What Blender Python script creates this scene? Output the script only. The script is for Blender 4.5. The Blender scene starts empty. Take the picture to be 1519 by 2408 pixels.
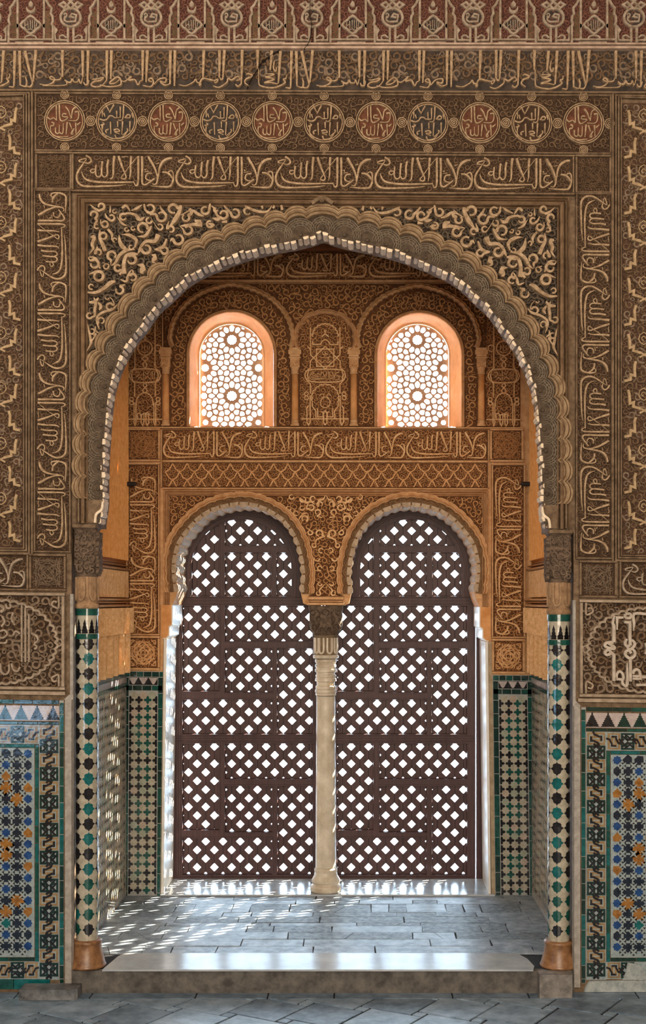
import bpy, math, random
from mathutils import Vector
from mathutils.geometry import tessellate_polygon
PI = math.pi
sc = bpy.context.scene
COL = sc.collection
# ------------------------------------------------------------------ camera, sky, sun, lamps, exposure
S, D = 0.002, 6.3                 # metres per photo pixel on the front wall; camera distance from that wall
CX, CY = 860.0, 1415.0            # vanishing point of the photo
XC, ZC = (CX - 760) * S, 1.8
cam = bpy.data.cameras.new('camera')
camo = bpy.data.objects.new('camera', cam); COL.objects.link(camo)
camo.location = (XC, -D, ZC); camo.rotation_euler = (PI / 2, 0, 0)
cam.sensor_fit = 'VERTICAL'; cam.sensor_height = 36.0
cam.lens = (D / S) / 2408 * 36.0
cam.shift_x = (759.5 - CX) / 2408; cam.shift_y = (CY - 1204) / 2408
cam.clip_start = 0.05
sc.camera = camo
sc.view_settings.view_transform = 'Standard'; sc.view_settings.look = 'None'
sc.view_settings.exposure = 1.25; sc.view_settings.gamma = 1.0; sc.view_settings.use_curve_mapping = False
wd = bpy.data.worlds.new('sky'); sc.world = wd; wd.use_nodes = True
bgn = wd.node_tree.nodes['Background']
bgn.inputs[0].default_value = (0.62, 0.82, 1.0, 1); bgn.inputs[1].default_value = 12.0


def light(name, kind, loc, aim, energy, color, size=None, size_y=None, angle=None):
    l = bpy.data.lights.new(name, kind); o = bpy.data.objects.new(name, l); COL.objects.link(o)
    o.location = loc
    o.rotation_euler = (Vector(aim) - Vector(loc)).to_track_quat('-Z', 'Y').to_euler()
    l.energy = energy; l.color = color
    if size: l.size = size
    if size_y: l.shape = 'RECTANGLE'; l.size_y = size_y
    if angle: l.angle = angle
    return o


light('sun', 'SUN', (4, 6, 6), (4 - .62, 6 - .62, 6 - .50), 85.0, (1.0, 0.86, 0.66), angle=0.012)
light('hall_window_west', 'AREA', (-2.1, -2.4, 4.2), (0.3, 0.2, 1.9), 30, (1.0, 0.86, 0.70), 1.2, 2.0)
light('hall_window_east', 'AREA', (2.1, -2.6, 4.0), (-0.2, 0.2, 2.0), 12, (1.0, 0.86, 0.70), 1.2, 2.0)
light('hall_window_south', 'AREA', (0.3, -7.3, 2.7), (0, 0, 2.0), 150, (1.0, 0.85, 0.68), 3.0, 2.6)
light('dado_sheen_strip', 'AREA', (-2.17, -3.0, 1.02), (0, -3.0, 1.02), 5, (0.42, 0.70, 1.0), 1.7, 0.26)  # strip lamp added for the blue sheen on the left dado
# ------------------------------------------------------------------ materials


def nodes(name, rough=0.85, spec=0.3):
    m = bpy.data.materials.new(name); m.use_nodes = True
    nt = m.node_tree; b = nt.nodes['Principled BSDF']
    b.inputs['Roughness'].default_value = rough
    b.inputs['Specular IOR Level'].default_value = spec
    return m, nt, b


def mat(name, c1, c2=None, rough=0.85, scale=30., bump=0.0, bscale=None, spec=0.3, coat=0.0, dist=0.004, lo=.35, hi=.65, stretch=None):
    m, nt, b = nodes(name, rough, spec)
    geo = nt.nodes.new('ShaderNodeNewGeometry'); src = geo.outputs['Position']
    if stretch:
        mp = nt.nodes.new('ShaderNodeMapping'); mp.inputs['Scale'].default_value = stretch
        nt.links.new(src, mp.inputs['Vector']); src = mp.outputs['Vector']
    if c2 is None:
        b.inputs['Base Color'].default_value = (*c1, 1)
    else:
        n = nt.nodes.new('ShaderNodeTexNoise'); n.inputs['Scale'].default_value = scale
        n.inputs['Detail'].default_value = 7; n.inputs['Roughness'].default_value = 0.68
        nt.links.new(src, n.inputs['Vector'])
        r = nt.nodes.new('ShaderNodeValToRGB')
        r.color_ramp.elements[0].position = lo; r.color_ramp.elements[1].position = hi
        r.color_ramp.elements[0].color = (*c1, 1); r.color_ramp.elements[1].color = (*c2, 1)
        nt.links.new(n.outputs['Fac'], r.inputs['Fac']); nt.links.new(r.outputs['Color'], b.inputs['Base Color'])
    if bump:
        n2 = nt.nodes.new('ShaderNodeTexNoise'); n2.inputs['Scale'].default_value = bscale or scale * 6
        n2.inputs['Detail'].default_value = 4
        nt.links.new(src, n2.inputs['Vector'])
        bp = nt.nodes.new('ShaderNodeBump'); bp.inputs['Strength'].default_value = bump; bp.inputs['Distance'].default_value = dist
        nt.links.new(n2.outputs['Fac'], bp.inputs['Height']); nt.links.new(bp.outputs['Normal'], b.inputs['Normal'])
    if coat:
        b.inputs['Coat Weight'].default_value = coat; b.inputs['Coat Roughness'].default_value = 0.08
    return m


# carved plaster of the hall: pale worn relief, brown grounds, pigmented grounds
LET = mat('plaster_relief', (0.25, 0.165, 0.092), (0.52, 0.375, 0.235), scale=45, bump=.5, bscale=300)
LETG = mat('plaster_relief_grey', (0.23, 0.175, 0.12), (0.45, 0.36, 0.275), scale=45, bump=.5, bscale=300)
FIL = mat('plaster_foliage', (0.082, 0.048, 0.026), (0.19, 0.12, 0.068), scale=60, bump=.5, bscale=300)
FILG = mat('plaster_foliage_grey', (0.115, 0.078, 0.05), (0.27, 0.195, 0.133), scale=60, bump=.5, bscale=300)
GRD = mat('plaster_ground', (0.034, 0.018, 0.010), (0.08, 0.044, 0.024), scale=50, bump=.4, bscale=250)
FRM = mat('plaster_fillet', (0.105, 0.066, 0.038), (0.25, 0.172, 0.104), scale=28, bump=.4, bscale=220)
FRML = mat('plaster_fillet_pale', (0.26, 0.195, 0.13), (0.44, 0.345, 0.255), scale=28, bump=.4, bscale=220)
RED = mat('pigment_red', (0.045, 0.018, 0.014), (0.095, 0.037, 0.027), scale=40, bump=.4, bscale=250)
OLV = mat('pigment_olive', (0.07, 0.05, 0.022), (0.14, 0.10, 0.05), scale=40, bump=.4, bscale=250)
BLK = mat('pigment_blue_black', (0.026, 0.022, 0.019), (0.07, 0.053, 0.042), scale=60, bump=.4, bscale=250)
RUST = mat('pigment_rust', (0.085, 0.030, 0.016), (0.17, 0.066, 0.034), scale=40, bump=.4, bscale=250)
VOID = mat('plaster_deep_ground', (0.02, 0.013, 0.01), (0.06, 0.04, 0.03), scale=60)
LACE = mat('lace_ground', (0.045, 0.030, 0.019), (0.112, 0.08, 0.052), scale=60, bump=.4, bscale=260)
LACL = mat('lace_line', (0.36, 0.30, 0.22), (0.54, 0.46, 0.36), scale=50)
CREAM = mat('fringe_lit_cream', (0.64, 0.50, 0.35), (0.88, 0.75, 0.57), scale=40, bump=.3, bscale=200)  # light from outside is raised into this cream
# carved plaster of the alcove: same plaster, orange glow mixed into the colour
BLET = mat('orange_lit_relief', (0.62, 0.33, 0.13), (0.88, 0.58, 0.31), scale=45, bump=.4, bscale=250)
BFIL = mat('orange_lit_foliage', (0.34, 0.15, 0.05), (0.57, 0.30, 0.125), scale=60, bump=.4, bscale=250)
BGRD = mat('orange_lit_ground', (0.085, 0.032, 0.010), (0.175, 0.072, 0.026), scale=50, bump=.4, bscale=250)
BFRM = mat('orange_lit_fillet', (0.54, 0.28, 0.115), (0.74, 0.45, 0.23), scale=24, bump=.3, bscale=200)
BORG = mat('orange_lit_plaster', (0.62, 0.27, 0.085), (0.82, 0.42, 0.17), scale=14, bump=.3, bscale=120)
SPLAY = mat('window_splay_glow', (0.74, 0.44, 0.22), (0.90, 0.63, 0.38), scale=8)  # sun glow on the splay lifted into its colour
DARKC = mat('capital_dark', (0.075, 0.05, 0.034), (0.20, 0.14, 0.095), scale=50, bump=.5, bscale=200)
# marble, stone, wood, iron
MARB = mat('column_marble', (0.47, 0.39, 0.28), (0.74, 0.66, 0.53), rough=.35, scale=9, spec=.5)
GROOVE = mat('capital_drum_dark', (0.14, 0.095, 0.055), (0.26, 0.19, 0.12), scale=40)  # darker brown than the shaft, seen between the capital loops
SLAB = mat('threshold_marble', (0.32, 0.36, 0.40), (0.50, 0.54, 0.57), rough=.2, scale=5, spec=.5, bump=.04, bscale=30)  # white-blue reflection partly raised into the slab colour
FLR1 = mat('alcove_marble', (0.12, 0.16, 0.21), (0.38, 0.445, 0.51), rough=.42, scale=16, spec=.45, bump=.25, bscale=45, dist=.003)  # blue of the reflected sky mixed into both alcove marbles
FLR2 = mat('alcove_marble_worn', (0.05, 0.07, 0.09), (0.28, 0.33, 0.375), rough=.5, scale=26, spec=.4, bump=.4, bscale=60, dist=.003)
HFL1 = mat('hall_flagstone', (0.115, 0.18, 0.25), (0.35, 0.46, 0.57), rough=.34, scale=10, spec=.5, bump=.3, bscale=40, dist=.003)  # blue sky sheen painted into the colour of both flagstones
HFL2 = mat('hall_flagstone_darker', (0.06, 0.10, 0.145), (0.22, 0.30, 0.39), rough=.36, scale=12, spec=.5, bump=.3, bscale=40, dist=.003)
GROUT = mat('dark_joint', (0.008, 0.009, 0.010), (0.022, 0.022, 0.024), scale=50)
RISER = mat('riser_stone', (0.065, 0.06, 0.055), (0.17, 0.155, 0.135), scale=18, bump=.5, bscale=90)
POST = mat('jamb_stone', (0.27, 0.25, 0.22), (0.44, 0.41, 0.37), scale=30, bump=.4, bscale=200)
JAMB = mat('white_jamb', (0.72, 0.68, 0.60), (0.88, 0.86, 0.81), rough=.4, scale=8)
AMBER = mat('amber_base', (0.15, 0.065, 0.026), (0.36, 0.19, 0.085), rough=.35, scale=22, spec=.5)
WOOD = mat('shutter_wood', (0.036, 0.0135, 0.0145), (0.080, 0.034, 0.034), rough=.5, scale=9, stretch=(9, 9, 1), spec=.4)
WOODD = mat('shutter_joint', (0.012, 0.006, 0.006))
IRON = mat('iron', (0.015, 0.012, 0.01), (0.04, 0.03, 0.025), rough=.6, scale=40)
SHADEW = mat('shade_black_timber', (0.006, 0.005, 0.005), (0.015, 0.012, 0.01), scale=10)  # timber made near black to carry the deep shade up here
HALLP = mat('hall_plaster', (0.22, 0.14, 0.08), (0.34, 0.23, 0.14), scale=5)


def tile(name, c1, c2, rough=.12, bump=.5):
    return mat(name, c1, c2, rough=rough, scale=40, bump=bump, bscale=28, spec=.6, dist=.002)


T_WHT = tile('tile_white', (0.22, 0.285, 0.305), (0.37, 0.435, 0.445))  # bluish light on the dado tinted into the white glaze
T_CRM = tile('tile_cream', (0.34, 0.315, 0.24), (0.50, 0.46, 0.37))
T_CRM2 = tile('tile_cream_pink', (0.38, 0.31, 0.24), (0.52, 0.43, 0.35))
T_CRM3 = tile('tile_cream_green', (0.28, 0.31, 0.235), (0.40, 0.425, 0.335))
T_BLK = tile('tile_black', (0.006, 0.007, 0.009), (0.022, 0.022, 0.026))
T_GRN = tile('tile_green', (0.004, 0.045, 0.037), (0.012, 0.10, 0.08))
T_GRN2 = tile('tile_dark_green', (0.004, 0.020, 0.016), (0.010, 0.045, 0.036))
T_TEAL = tile('tile_teal', (0.003, 0.075, 0.08), (0.010, 0.15, 0.155))
T_BLUE = tile('tile_blue', (0.007, 0.033, 0.13), (0.02, 0.085, 0.26))
T_NAVY = tile('tile_navy', (0.006, 0.012, 0.024), (0.02, 0.03, 0.05))
T_BRN = tile('tile_honey', (0.21, 0.085, 0.016), (0.38, 0.18, 0.045))
T_TAN = tile('tile_tan', (0.22, 0.14, 0.065), (0.36, 0.25, 0.13))
T_PNK = tile('tile_pink', (0.40, 0.335, 0.32), (0.54, 0.475, 0.455))
T_GRT = mat('tile_joint', (0.30, 0.31, 0.30), (0.45, 0.455, 0.43), scale=60)
# ------------------------------------------------------------------ mesh building


class MB:
    def __init__(s): s.v = []; s.f = []; s.m = []

    def add(s, vs, fs, m=0):
        b = len(s.v); s.v += vs
        for f in fs:
            s.f.append(tuple(i + b for i in f)); s.m.append(m)


ROOT = {}


def build(mb, name, mats, parent=None, loc=None, smooth=False):
    me = bpy.data.meshes.new(name)
    o = bpy.data.objects.new(name, me); COL.objects.link(o)
    if parent is not None:
        base = ROOT[parent.name]; o.parent = parent
    else:
        base = loc or (0, 0, 0); o.location = base
    ROOT[o.name] = base
    me.from_pydata([(a - base[0], b - base[1], c - base[2]) for a, b, c in mb.v], [], mb.f)
    for m in (mats if isinstance(mats, (list, tuple)) else [mats]): me.materials.append(m)
    me.polygons.foreach_set('material_index', mb.m)
    if smooth: me.polygons.foreach_set('use_smooth', [True] * len(mb.f))
    me.update()
    return o


def tag(o, label, cat=None, group=None, kind=None):
    o['label'] = label
    if cat: o['category'] = cat
    if group: o['group'] = group
    if kind: o['kind'] = kind
    return o


def thing(name, label, cat, loc, group=None):
    o = bpy.data.objects.new(name, None); COL.objects.link(o); o.location = loc
    o.empty_display_size = .05
    ROOT[o.name] = tuple(loc)
    return tag(o, label, cat, group)


def struct(mb, name, mats, loc=(0, 0, 0), label=None):
    o = build(mb, name, mats, loc=loc); o['kind'] = 'structure'
    if label: o['label'] = label
    return o


def lerp_tab(tab, v):
    if v <= tab[0][0]: return tab[0][1]
    for (a, p), (b, q) in zip(tab, tab[1:]):
        if v <= b: return p + (q - p) * (v - a) / (b - a)
    return tab[-1][1]


SKF = [(0, 0), (118, 0), (218, 3), (450, 5), (1250, 9), (1650, 10), (2100, 4), (2279, 0)]
SKB = [(600, 0), (1085, 1), (1400, 4), (1590, 8), (2000, 5), (2110, 2)]
YB = 1.575                        # distance of the alcove's back wall behind the front wall
YS = 2.0                        # the shutters


def FP(y0=0.0, sk=None, kx=None):
    """wall plane at depth y0, laid out in the survey grid of the photo (1 px = S metres on the front wall); h raises towards the room"""
    k = (D + y0) / D

    def f(px, py, h=0.0):
        if sk: py = py + lerp_tab(sk, py) * (px - 760) / 760
        if kx: px = px + kx(px, py)
        return (XC + (px - CX) * S * k, y0 - h, ZC - (py - CY) * S * k)
    return f


FF = FP(0.0, SKF); FB = FP(YB, SKB); FS = FP(YS)


def RV(X, sg):
    return lambda u, v, h=0.0: (X + sg * h, u, v)


def CYL(cx, cyd, R, y0, sk=None):
    """surface of an upright round shaft; px runs along the circumference around its middle cx"""
    k = (D + y0) / D

    def f(px, py, h=0.0):
        a = (px - cx) / R
        yy = py + (lerp_tab(sk, py) * (cx - 760) / 760 if sk else 0)
        r = R * S * k + h
        return (XC + (cx - CX) * S * k + r * math.sin(a), cyd - r * math.cos(a), ZC - (yy - CY) * S * k)
    return f


def cr(P, n, closed=False):
    N = len(P); out = []
    for i in range(N if closed else N - 1):
        p1, p2 = P[i], P[(i + 1) % N]
        p0 = P[i - 1] if (closed or i > 0) else tuple(2 * a - b for a, b in zip(p1, p2))
        p3 = P[(i + 2) % N] if (closed or i < N - 2) else tuple(2 * b - a for a, b in zip(p1, p2))
        for k in range(n):
            t = k / n; t2 = t * t; t3 = t2 * t
            out.append(tuple(.5 * (2 * b + (c - a) * t + (2 * a - 5 * b + 4 * c - d) * t2 + (3 * b - a - 3 * c + d) * t3)
                             for a, b, c, d in zip(p0, p1, p2, p3)))
    if not closed: out.append(tuple(P[-1]))
    return out


PROF = {'flat': ((-1, 0), (-.7, 1), (.7, 1), (1, 0)), 'sharp': ((-1, 0), (-.86, 1), (.86, 1), (1, 0)),
        'round': ((-1, 0), (-.66, .72), (0, 1), (.66, .72), (1, 0)), 'v': ((-1, 0), (0, 1), (1, 0)),
        'cup': ((-1, 0), (-.8, 1), (0, .72), (.8, 1), (1, 0))}


NST = [0]


def stroke(mb, f, pts, h0, h1, w=4., n=4, closed=False, m=0, prof='flat', straight=False):
    NST[0] += 1; h1 += (NST[0] % 11) * (h1 - h0) * .012          # crossing strokes lie over and under one another
    P = [(p[0], p[1], p[2] if len(p) > 2 else w) for p in pts]
    if not straight: P = cr(P, n, closed)
    N = len(P); pf = PROF[prof]; K = len(pf); vs = []
    for i in range(N):
        a = P[i - 1] if (i or closed) else P[0]
        b = P[(i + 1) % N] if (i < N - 1 or closed) else P[-1]
        tx, ty = b[0] - a[0], b[1] - a[1]
        L = math.hypot(tx, ty) or 1e-9
        tx /= L; ty /= L; sc_ = 1.0
        if straight and (closed or 0 < i < N - 1):
            ux, uy = P[i][0] - a[0], P[i][1] - a[1]; U = math.hypot(ux, uy) or 1e-9
            wx, wy = b[0] - P[i][0], b[1] - P[i][1]; V = math.hypot(wx, wy) or 1e-9
            tx, ty = ux / U + wx / V, uy / U + wy / V
            L = math.hypot(tx, ty) or 1e-9; tx /= L; ty /= L
            sc_ = 1 / max(.45, abs(tx * ux / U + ty * uy / U))
        hw = P[i][2] * .5 * sc_
        if not straight and (closed or 0 < i < N - 1):      # never wider than the bend allows
            ux, uy = P[i][0] - a[0], P[i][1] - a[1]; wx, wy = b[0] - P[i][0], b[1] - P[i][1]
            tn = abs(math.atan2(ux * wy - uy * wx, ux * wx + uy * wy))
            if tn > .02: hw = min(hw, .97 * (math.hypot(ux, uy) + math.hypot(wx, wy)) * .5 / tn)
        for o, hh in pf:
            vs.append(f(P[i][0] - ty * hw * o, P[i][1] + tx * hw * o, h0 + (h1 - h0) * hh * (1 + .0035 * (i % 40))))
    fs = []
    for i in range(N if closed else N - 1):
        a, b = i * K, ((i + 1) % N) * K
        for k in range(K - 1): fs.append((a + k, a + k + 1, b + k + 1, b + k))
    if not closed: fs += [tuple(range(K)), tuple(range((N - 1) * K, N * K))]
    mb.add(vs, fs, m)


def poly(mb, f, pts, h0, h1, m=0, inset=0.0):
    N = len(pts)
    cx = sum(p[0] for p in pts) / N; cy = sum(p[1] for p in pts) / N
    top = [(cx + (p[0] - cx) * (1 - inset), cy + (p[1] - cy) * (1 - inset)) for p in pts]
    vs = [f(p[0], p[1], h0) for p in pts] + [f(p[0], p[1], h1) for p in top]
    fs = [(i, (i + 1) % N, N + (i + 1) % N, N + i) for i in range(N)] + [tuple(range(N, 2 * N))]
    mb.add(vs, fs, m)


def bar(mb, f, x0, y0, x1, y1, h0, h1, m=0, bev=0.0, ny=1):
    """flat or chamfered strip; split along its length so it follows the wall"""
    hx = (x1 - x0) >= (y1 - y0)
    for i in range(ny):
        if hx: a, b, c, d = x0 + (x1 - x0) * i / ny, y0, x0 + (x1 - x0) * (i + 1) / ny, y1
        else: a, b, c, d = x0, y0 + (y1 - y0) * i / ny, x1, y0 + (y1 - y0) * (i + 1) / ny
        bx = 0 if (hx and ny > 1) else bev; by = 0 if (not hx and ny > 1) else bev
        vs = [f(a, b, h0), f(c, b, h0), f(c, d, h0), f(a, d, h0),
              f(a + bx, b + by, h1), f(c - bx, b + by, h1), f(c - bx, d - by, h1), f(a + bx, d - by, h1)]
        mb.add(vs, [(0, 1, 5, 4), (1, 2, 6, 5), (2, 3, 7, 6), (3, 0, 4, 7), (4, 5, 6, 7), (3, 2, 1, 0)], m)


def frame(mb, f, x0, y0, x1, y1, w, h0, h1, m=0, bev=.8, n=1):
    bar(mb, f, x0, y0, x1, y0 + w, h0, h1, m, bev, n); bar(mb, f, x0, y1 - w, x1, y1, h0, h1, m, bev, n)
    bar(mb, f, x0, y0 + w, x0 + w, y1 - w, h0, h1, m, bev, n); bar(mb, f, x1 - w, y0 + w, x1, y1 - w, h0, h1, m, bev, n)


def box(mb, x0, x1, y0, y1, z0, z1, m=0):
    mb.add([(x0, y0, z0), (x1, y0, z0), (x1, y1, z0), (x0, y1, z0), (x0, y0, z1), (x1, y0, z1), (x1, y1, z1), (x0, y1, z1)],
           [(0, 3, 2, 1), (4, 5, 6, 7), (0, 1, 5, 4), (1, 2, 6, 5), (2, 3, 7, 6), (3, 0, 4, 7)], m)


def lathe(mb, cx, cy, prof, seg=40, m=0, a0=0, a1=2 * PI):
    full = abs(a1 - a0 - 2 * PI) < 1e-6; n = seg if full else seg + 1; vs = []
    for r, z in prof:
        for i in range(n):
            a = a0 + (a1 - a0) * i / seg
            vs.append((cx + r * math.cos(a), cy + r * math.sin(a), z))
    fs = []
    for j in range(len(prof) - 1):
        for i in range(seg):
            i2 = (i + 1) % n
            fs.append((j * n + i, j * n + i2, (j + 1) * n + i2, (j + 1) * n + i))
    if full: fs += [tuple(range(n - 1, -1, -1)), tuple(range((len(prof) - 1) * n, len(prof) * n))]
    mb.add(vs, fs, m)


def holed(mb, f, loops, h0, h1, m=0, mside=None, sides=None, back=True):
    """plate with openings: loops[0] is the outline, the others are holes"""
    flat = [p for l in loops for p in l]
    tri = tessellate_polygon([[Vector((p[0], p[1], 0)) for p in l] for l in loops])
    vs = [f(p[0], p[1], h1) for p in flat]; mb.add(vs, [tuple(t) for t in tri], m)
    if back: mb.add([f(p[0], p[1], h0) for p in flat], [tuple(t) for t in tri], m)
    for li, l in enumerate(loops):
        if sides is not None and li not in sides: continue
        N = len(l)
        mb.add([f(p[0], p[1], h0) for p in l] + [f(p[0], p[1], h1) for p in l],
               [(i, (i + 1) % N, N + (i + 1) % N, N + i) for i in range(N)], m if mside is None else mside)


def ring(cx, cy, r, n=24, ry=None, a0=0., a1=2 * PI, closed=True):
    ry = ry or r; k = n if closed else n + 1
    return [(cx + r * math.cos(a0 + (a1 - a0) * i / n), cy + ry * math.sin(a0 + (a1 - a0) * i / n)) for i in range(k)]


def scr(cx, cy, r, a0, sw, w, tail=(), n=10):
    """hooked scroll: a tail that curls into a ring; angles in degrees, y runs down"""
    pts = list(tail)
    for i in range(n + 1):
        t = i / n; a = math.radians(a0 + sw * t); q = r * (1 - .18 * t)
        pts.append((cx + q * math.cos(a), cy + q * math.sin(a), w * (1.0 - .45 * t * t)))
    return pts


def scrolls(mb, f, bbox, inside, rmax, rmin, h0, h1, seed, m=0, wf=.46, tries=3.0, steps=5, prof='flat', mm=None):
    """carved foliage: packed hooked scrolls, leaves and buds"""
    rg = random.Random(seed); x0, y0, x1, y1 = bbox; pl = []
    cell = rmax * 2; grid = {}
    A = abs((x1 - x0) * (y1 - y0))
    for s_ in range(steps):
        r = rmax * (rmin / rmax) ** (s_ / (steps - 1))
        for _ in range(int(A / (r * r) * tries * 1.5 / (1 + .2 * s_))):
            x, y = rg.uniform(x0, x1), rg.uniform(y0, y1)
            if not inside(x, y, r): continue
            gi, gj = int(x // cell), int(y // cell); ok = True
            for i in (gi - 1, gi, gi + 1):
                for j in (gj - 1, gj, gj + 1):
                    for (a, b, q) in grid.get((i, j), ()):
                        if (a - x) ** 2 + (b - y) ** 2 < ((q + r) * .9) ** 2: ok = False; break
                    if not ok: break
                if not ok: break
            if not ok: continue
            grid.setdefault((gi, gj), []).append((x, y, r)); pl.append((x, y, r, s_))
    for x, y, r, s_ in pl:
        a = rg.uniform(0, 360); d = rg.choice((-1, 1)); k = m if mm is None else rg.choice(mm)
        hh = h1 * rg.uniform(.8, 1.05)
        ca, sa = math.cos(math.radians(a)), math.sin(math.radians(a))
        if s_ < steps - 2:
            tx, ty = sa * d, -ca * d
            tail = [(x + ca * r * 1.12 + tx * r * 1.15, y + sa * r * 1.12 + ty * r * 1.15, r * .1), (x + ca * r * 1.0 + tx * r * .6, y + sa * r * 1.0 + ty * r * .6, r * wf * 1.35)]
            stroke(mb, f, scr(x, y, r * .78, a, d * 318, r * wf * 1.12, tail, 9), h0, hh, n=1, m=k, prof=prof)
            a2 = a + d * 200; c2, s2 = math.cos(math.radians(a2)), math.sin(math.radians(a2))
            stroke(mb, f, [(x + c2 * r * .85, y + s2 * r * .85, r * .2), (x + c2 * r * 1.15 - s2 * r * .1, y + s2 * r * 1.15 + c2 * r * .1, r * .5), (x + c2 * r * 1.38 - s2 * r * .35, y + s2 * r * 1.38 + c2 * r * .35, r * .08)], h0, hh * .92, n=1, m=k, prof='v')
        else:
            stroke(mb, f, [(x - ca * r * 1.1, y - sa * r * 1.1, r * .1), (x - ca * r * .2 + sa * r * .25 * d, y - sa * r * .2 - ca * r * .25 * d, r * 1.15), (x + ca * r * 1.1, y + sa * r * 1.1, r * .15)], h0, hh, n=2, m=k, prof='v')


def inrect(x0, y0, x1, y1):
    return lambda x, y, r: x0 + r < x < x1 - r and y0 + r < y < y1 - r


# ------------------------------------------------------------------ the motto, traced once (photo zoom units 70..1390 x 20..460)
MOTTO = [
    [(205, 30, 34), (255, 60, 34), (276, 105, 30), (240, 136, 28), (190, 128, 20)],
    [(215, 68, 12), (170, 76, 22), (115, 96, 24), (120, 114, 18), (190, 120, 12)],
    [(212, 78, 12), (160, 150, 24), (100, 240, 34), (80, 310, 38), (95, 380, 40), (150, 430, 40), (260, 442, 34), (450, 437, 28), (620, 430, 20), (745, 415, 8)],
    [(850, 378, 16), (700, 382, 26), (500, 386, 34), (340, 380, 36), (220, 355, 34), (170, 310, 28), (145, 245, 10)],
    [(340, 152, 28), (332, 255, 28), (350, 305, 28), (385, 312, 26), (410, 280, 26), (415, 200, 32), (425, 108, 34)],
    [(412, 270, 24), (440, 312, 26), (475, 305, 26), (492, 260, 28), (490, 170, 34), (505, 84, 36)],
    [(325, 212, 16), (280, 215, 22), (264, 240, 24), (295, 262, 20), (332, 236, 12)],
    [(585, 34, 44), (572, 150, 36), (570, 260, 30), (560, 320, 24), (535, 345, 12)],
    [(640, 34, 44), (665, 110, 42), (695, 190, 34), (720, 250, 26), (742, 310, 24), (725, 340, 24), (690, 336, 22), (680, 318, 18), (720, 268, 14), (790, 170, 12), (890, 50, 12)],
    [(810, 34, 42), (802, 150, 34), (800, 270, 26), (785, 345, 12)],
    [(905, 34, 40), (905, 200, 38), (905, 350, 32), (895, 415, 28), (870, 426, 24), (850, 392, 18), (846, 370, 14)],
    [(955, 38, 40), (958, 200, 38), (955, 340, 34), (962, 400, 32), (1000, 416, 28), (1060, 380, 26), (1122, 334, 22)],
    [(1085, 260, 26), (1030, 265, 26), (1006, 300, 26), (1010, 335, 26), (1050, 356, 22), (1075, 350, 14)],
    [(990, 205, 22), (1004, 222, 22)], [(985, 242, 10), (1045, 236, 14)],
    [(1040, 40, 40), (1070, 95, 44), (1115, 170, 38), (1150, 260, 30), (1162, 330, 28), (1150, 392, 26), (1120, 412, 20), (1092, 400, 12)],
    [(1356, 58, 30), (1290, 70, 44), (1225, 115, 44), (1190, 190, 36), (1175, 280, 26), (1166, 350, 20), (1152, 395, 12)],
    [(1228, 244, 28), (1290, 252, 36), (1338, 288, 34), (1362, 330, 20)],
    [(1300, 252, 18), (1338, 226, 22), (1370, 252, 26), (1373, 340, 34), (1350, 410, 38), (1310, 440, 34), (1200, 440, 26), (1068, 430, 10)],
    [(1140, 137, 12), (1186, 124, 16)], [(680, 42, 10), (705, 50, 12), (740, 40, 10), (772, 48, 10)],
]


def motto(mb, f, tr, h0, h1, ws, m=0, n=4, fat=1.0):
    """tr(zx,zy)->(px,py); ws scales stroke widths"""
    for st in MOTTO:
        stroke(mb, f, [(*tr(p[0], p[1]), p[2] * ws * fat) for p in st], h0, h1, n=n, m=m, prof='flat')


def tr_h(x0, y0, w, h): return lambda a, b: (x0 + (a - 70) / 1320 * w, y0 + (b - 20) / 440 * h)
def tr_l(x0, y0, w, L): return lambda a, b: (x0 + (b - 20) / 440 * w, y0 + (1390 - a) / 1320 * L)
def tr_r(x1, y1, w, L): return lambda a, b: (x1 - (b - 20) / 440 * w, y1 - (1390 - a) / 1320 * L)


def strapwork(mb, f, cx, cy, a, h0, h1, m=0, var=0, w=1.9):
    q = lambda pts: [(cx + x * a, cy + y * a) for x, y in pts]

    def dbl(pts, closed=True, straight=True):
        stroke(mb, f, q(pts), h0, h1, w=w * 1.5, closed=closed, straight=straight, n=4, m=m, prof='cup')
    def sq(r, rot): return [(r * math.cos(math.radians(rot + 90 * i)), r * math.sin(math.radians(rot + 90 * i))) for i in range(4)]
    if var == 0:
        dbl(sq(.80, 0)); dbl(sq(1.12, 45)); dbl(sq(.52, 45)); dbl(sq(.42, 0))
        for k in range(4):
            c, s = math.cos(k * PI / 2), math.sin(k * PI / 2)
            R_ = lambda x, y: (x * c - y * s, x * s + y * c)
            dbl([R_(-.80, -.96), R_(-.66, -.4), R_(-.90, 0), R_(-.66, .4), R_(-.80, .96)], False, False)
            dbl([R_(-.95, -.62), R_(-.3, -.42), R_(.42, .2), R_(.62, .95)], False, False)
            dbl([R_(-.95, .62), R_(-.3, .42), R_(.42, -.2), R_(.62, -.95)], False, False)
        dbl(ring(0, 0, .62, 20))
    else:
        dbl(ring(0, 0, .86, 24)); dbl(sq(.9, 0)); dbl(sq(.62, 45)); dbl(sq(.40, 0)); dbl(sq(.22, 45))
        for k in range(4):
            c, s = math.cos(k * PI / 2), math.sin(k * PI / 2)
            R_ = lambda x, y: (x * c - y * s, x * s + y * c)
            dbl([R_(-.92, -.45), R_(-.62, -.5), R_(-.5, -.62), R_(-.45, -.92)], False, False)
            dbl([R_(-.8, -.8), R_(-.62, -.92), R_(-.92, -.92), R_(-.92, -.62)], True, False)
            dbl([R_(-.9, .25), R_(-.35, .62), R_(.2, .3), R_(.62, -.35), R_(.9, -.25)], False, False)
            dbl([R_(-.25, -.9), R_(.3, -.55), R_(.62, .1), R_(.3, .6), R_(.25, .9)], False, False)


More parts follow.
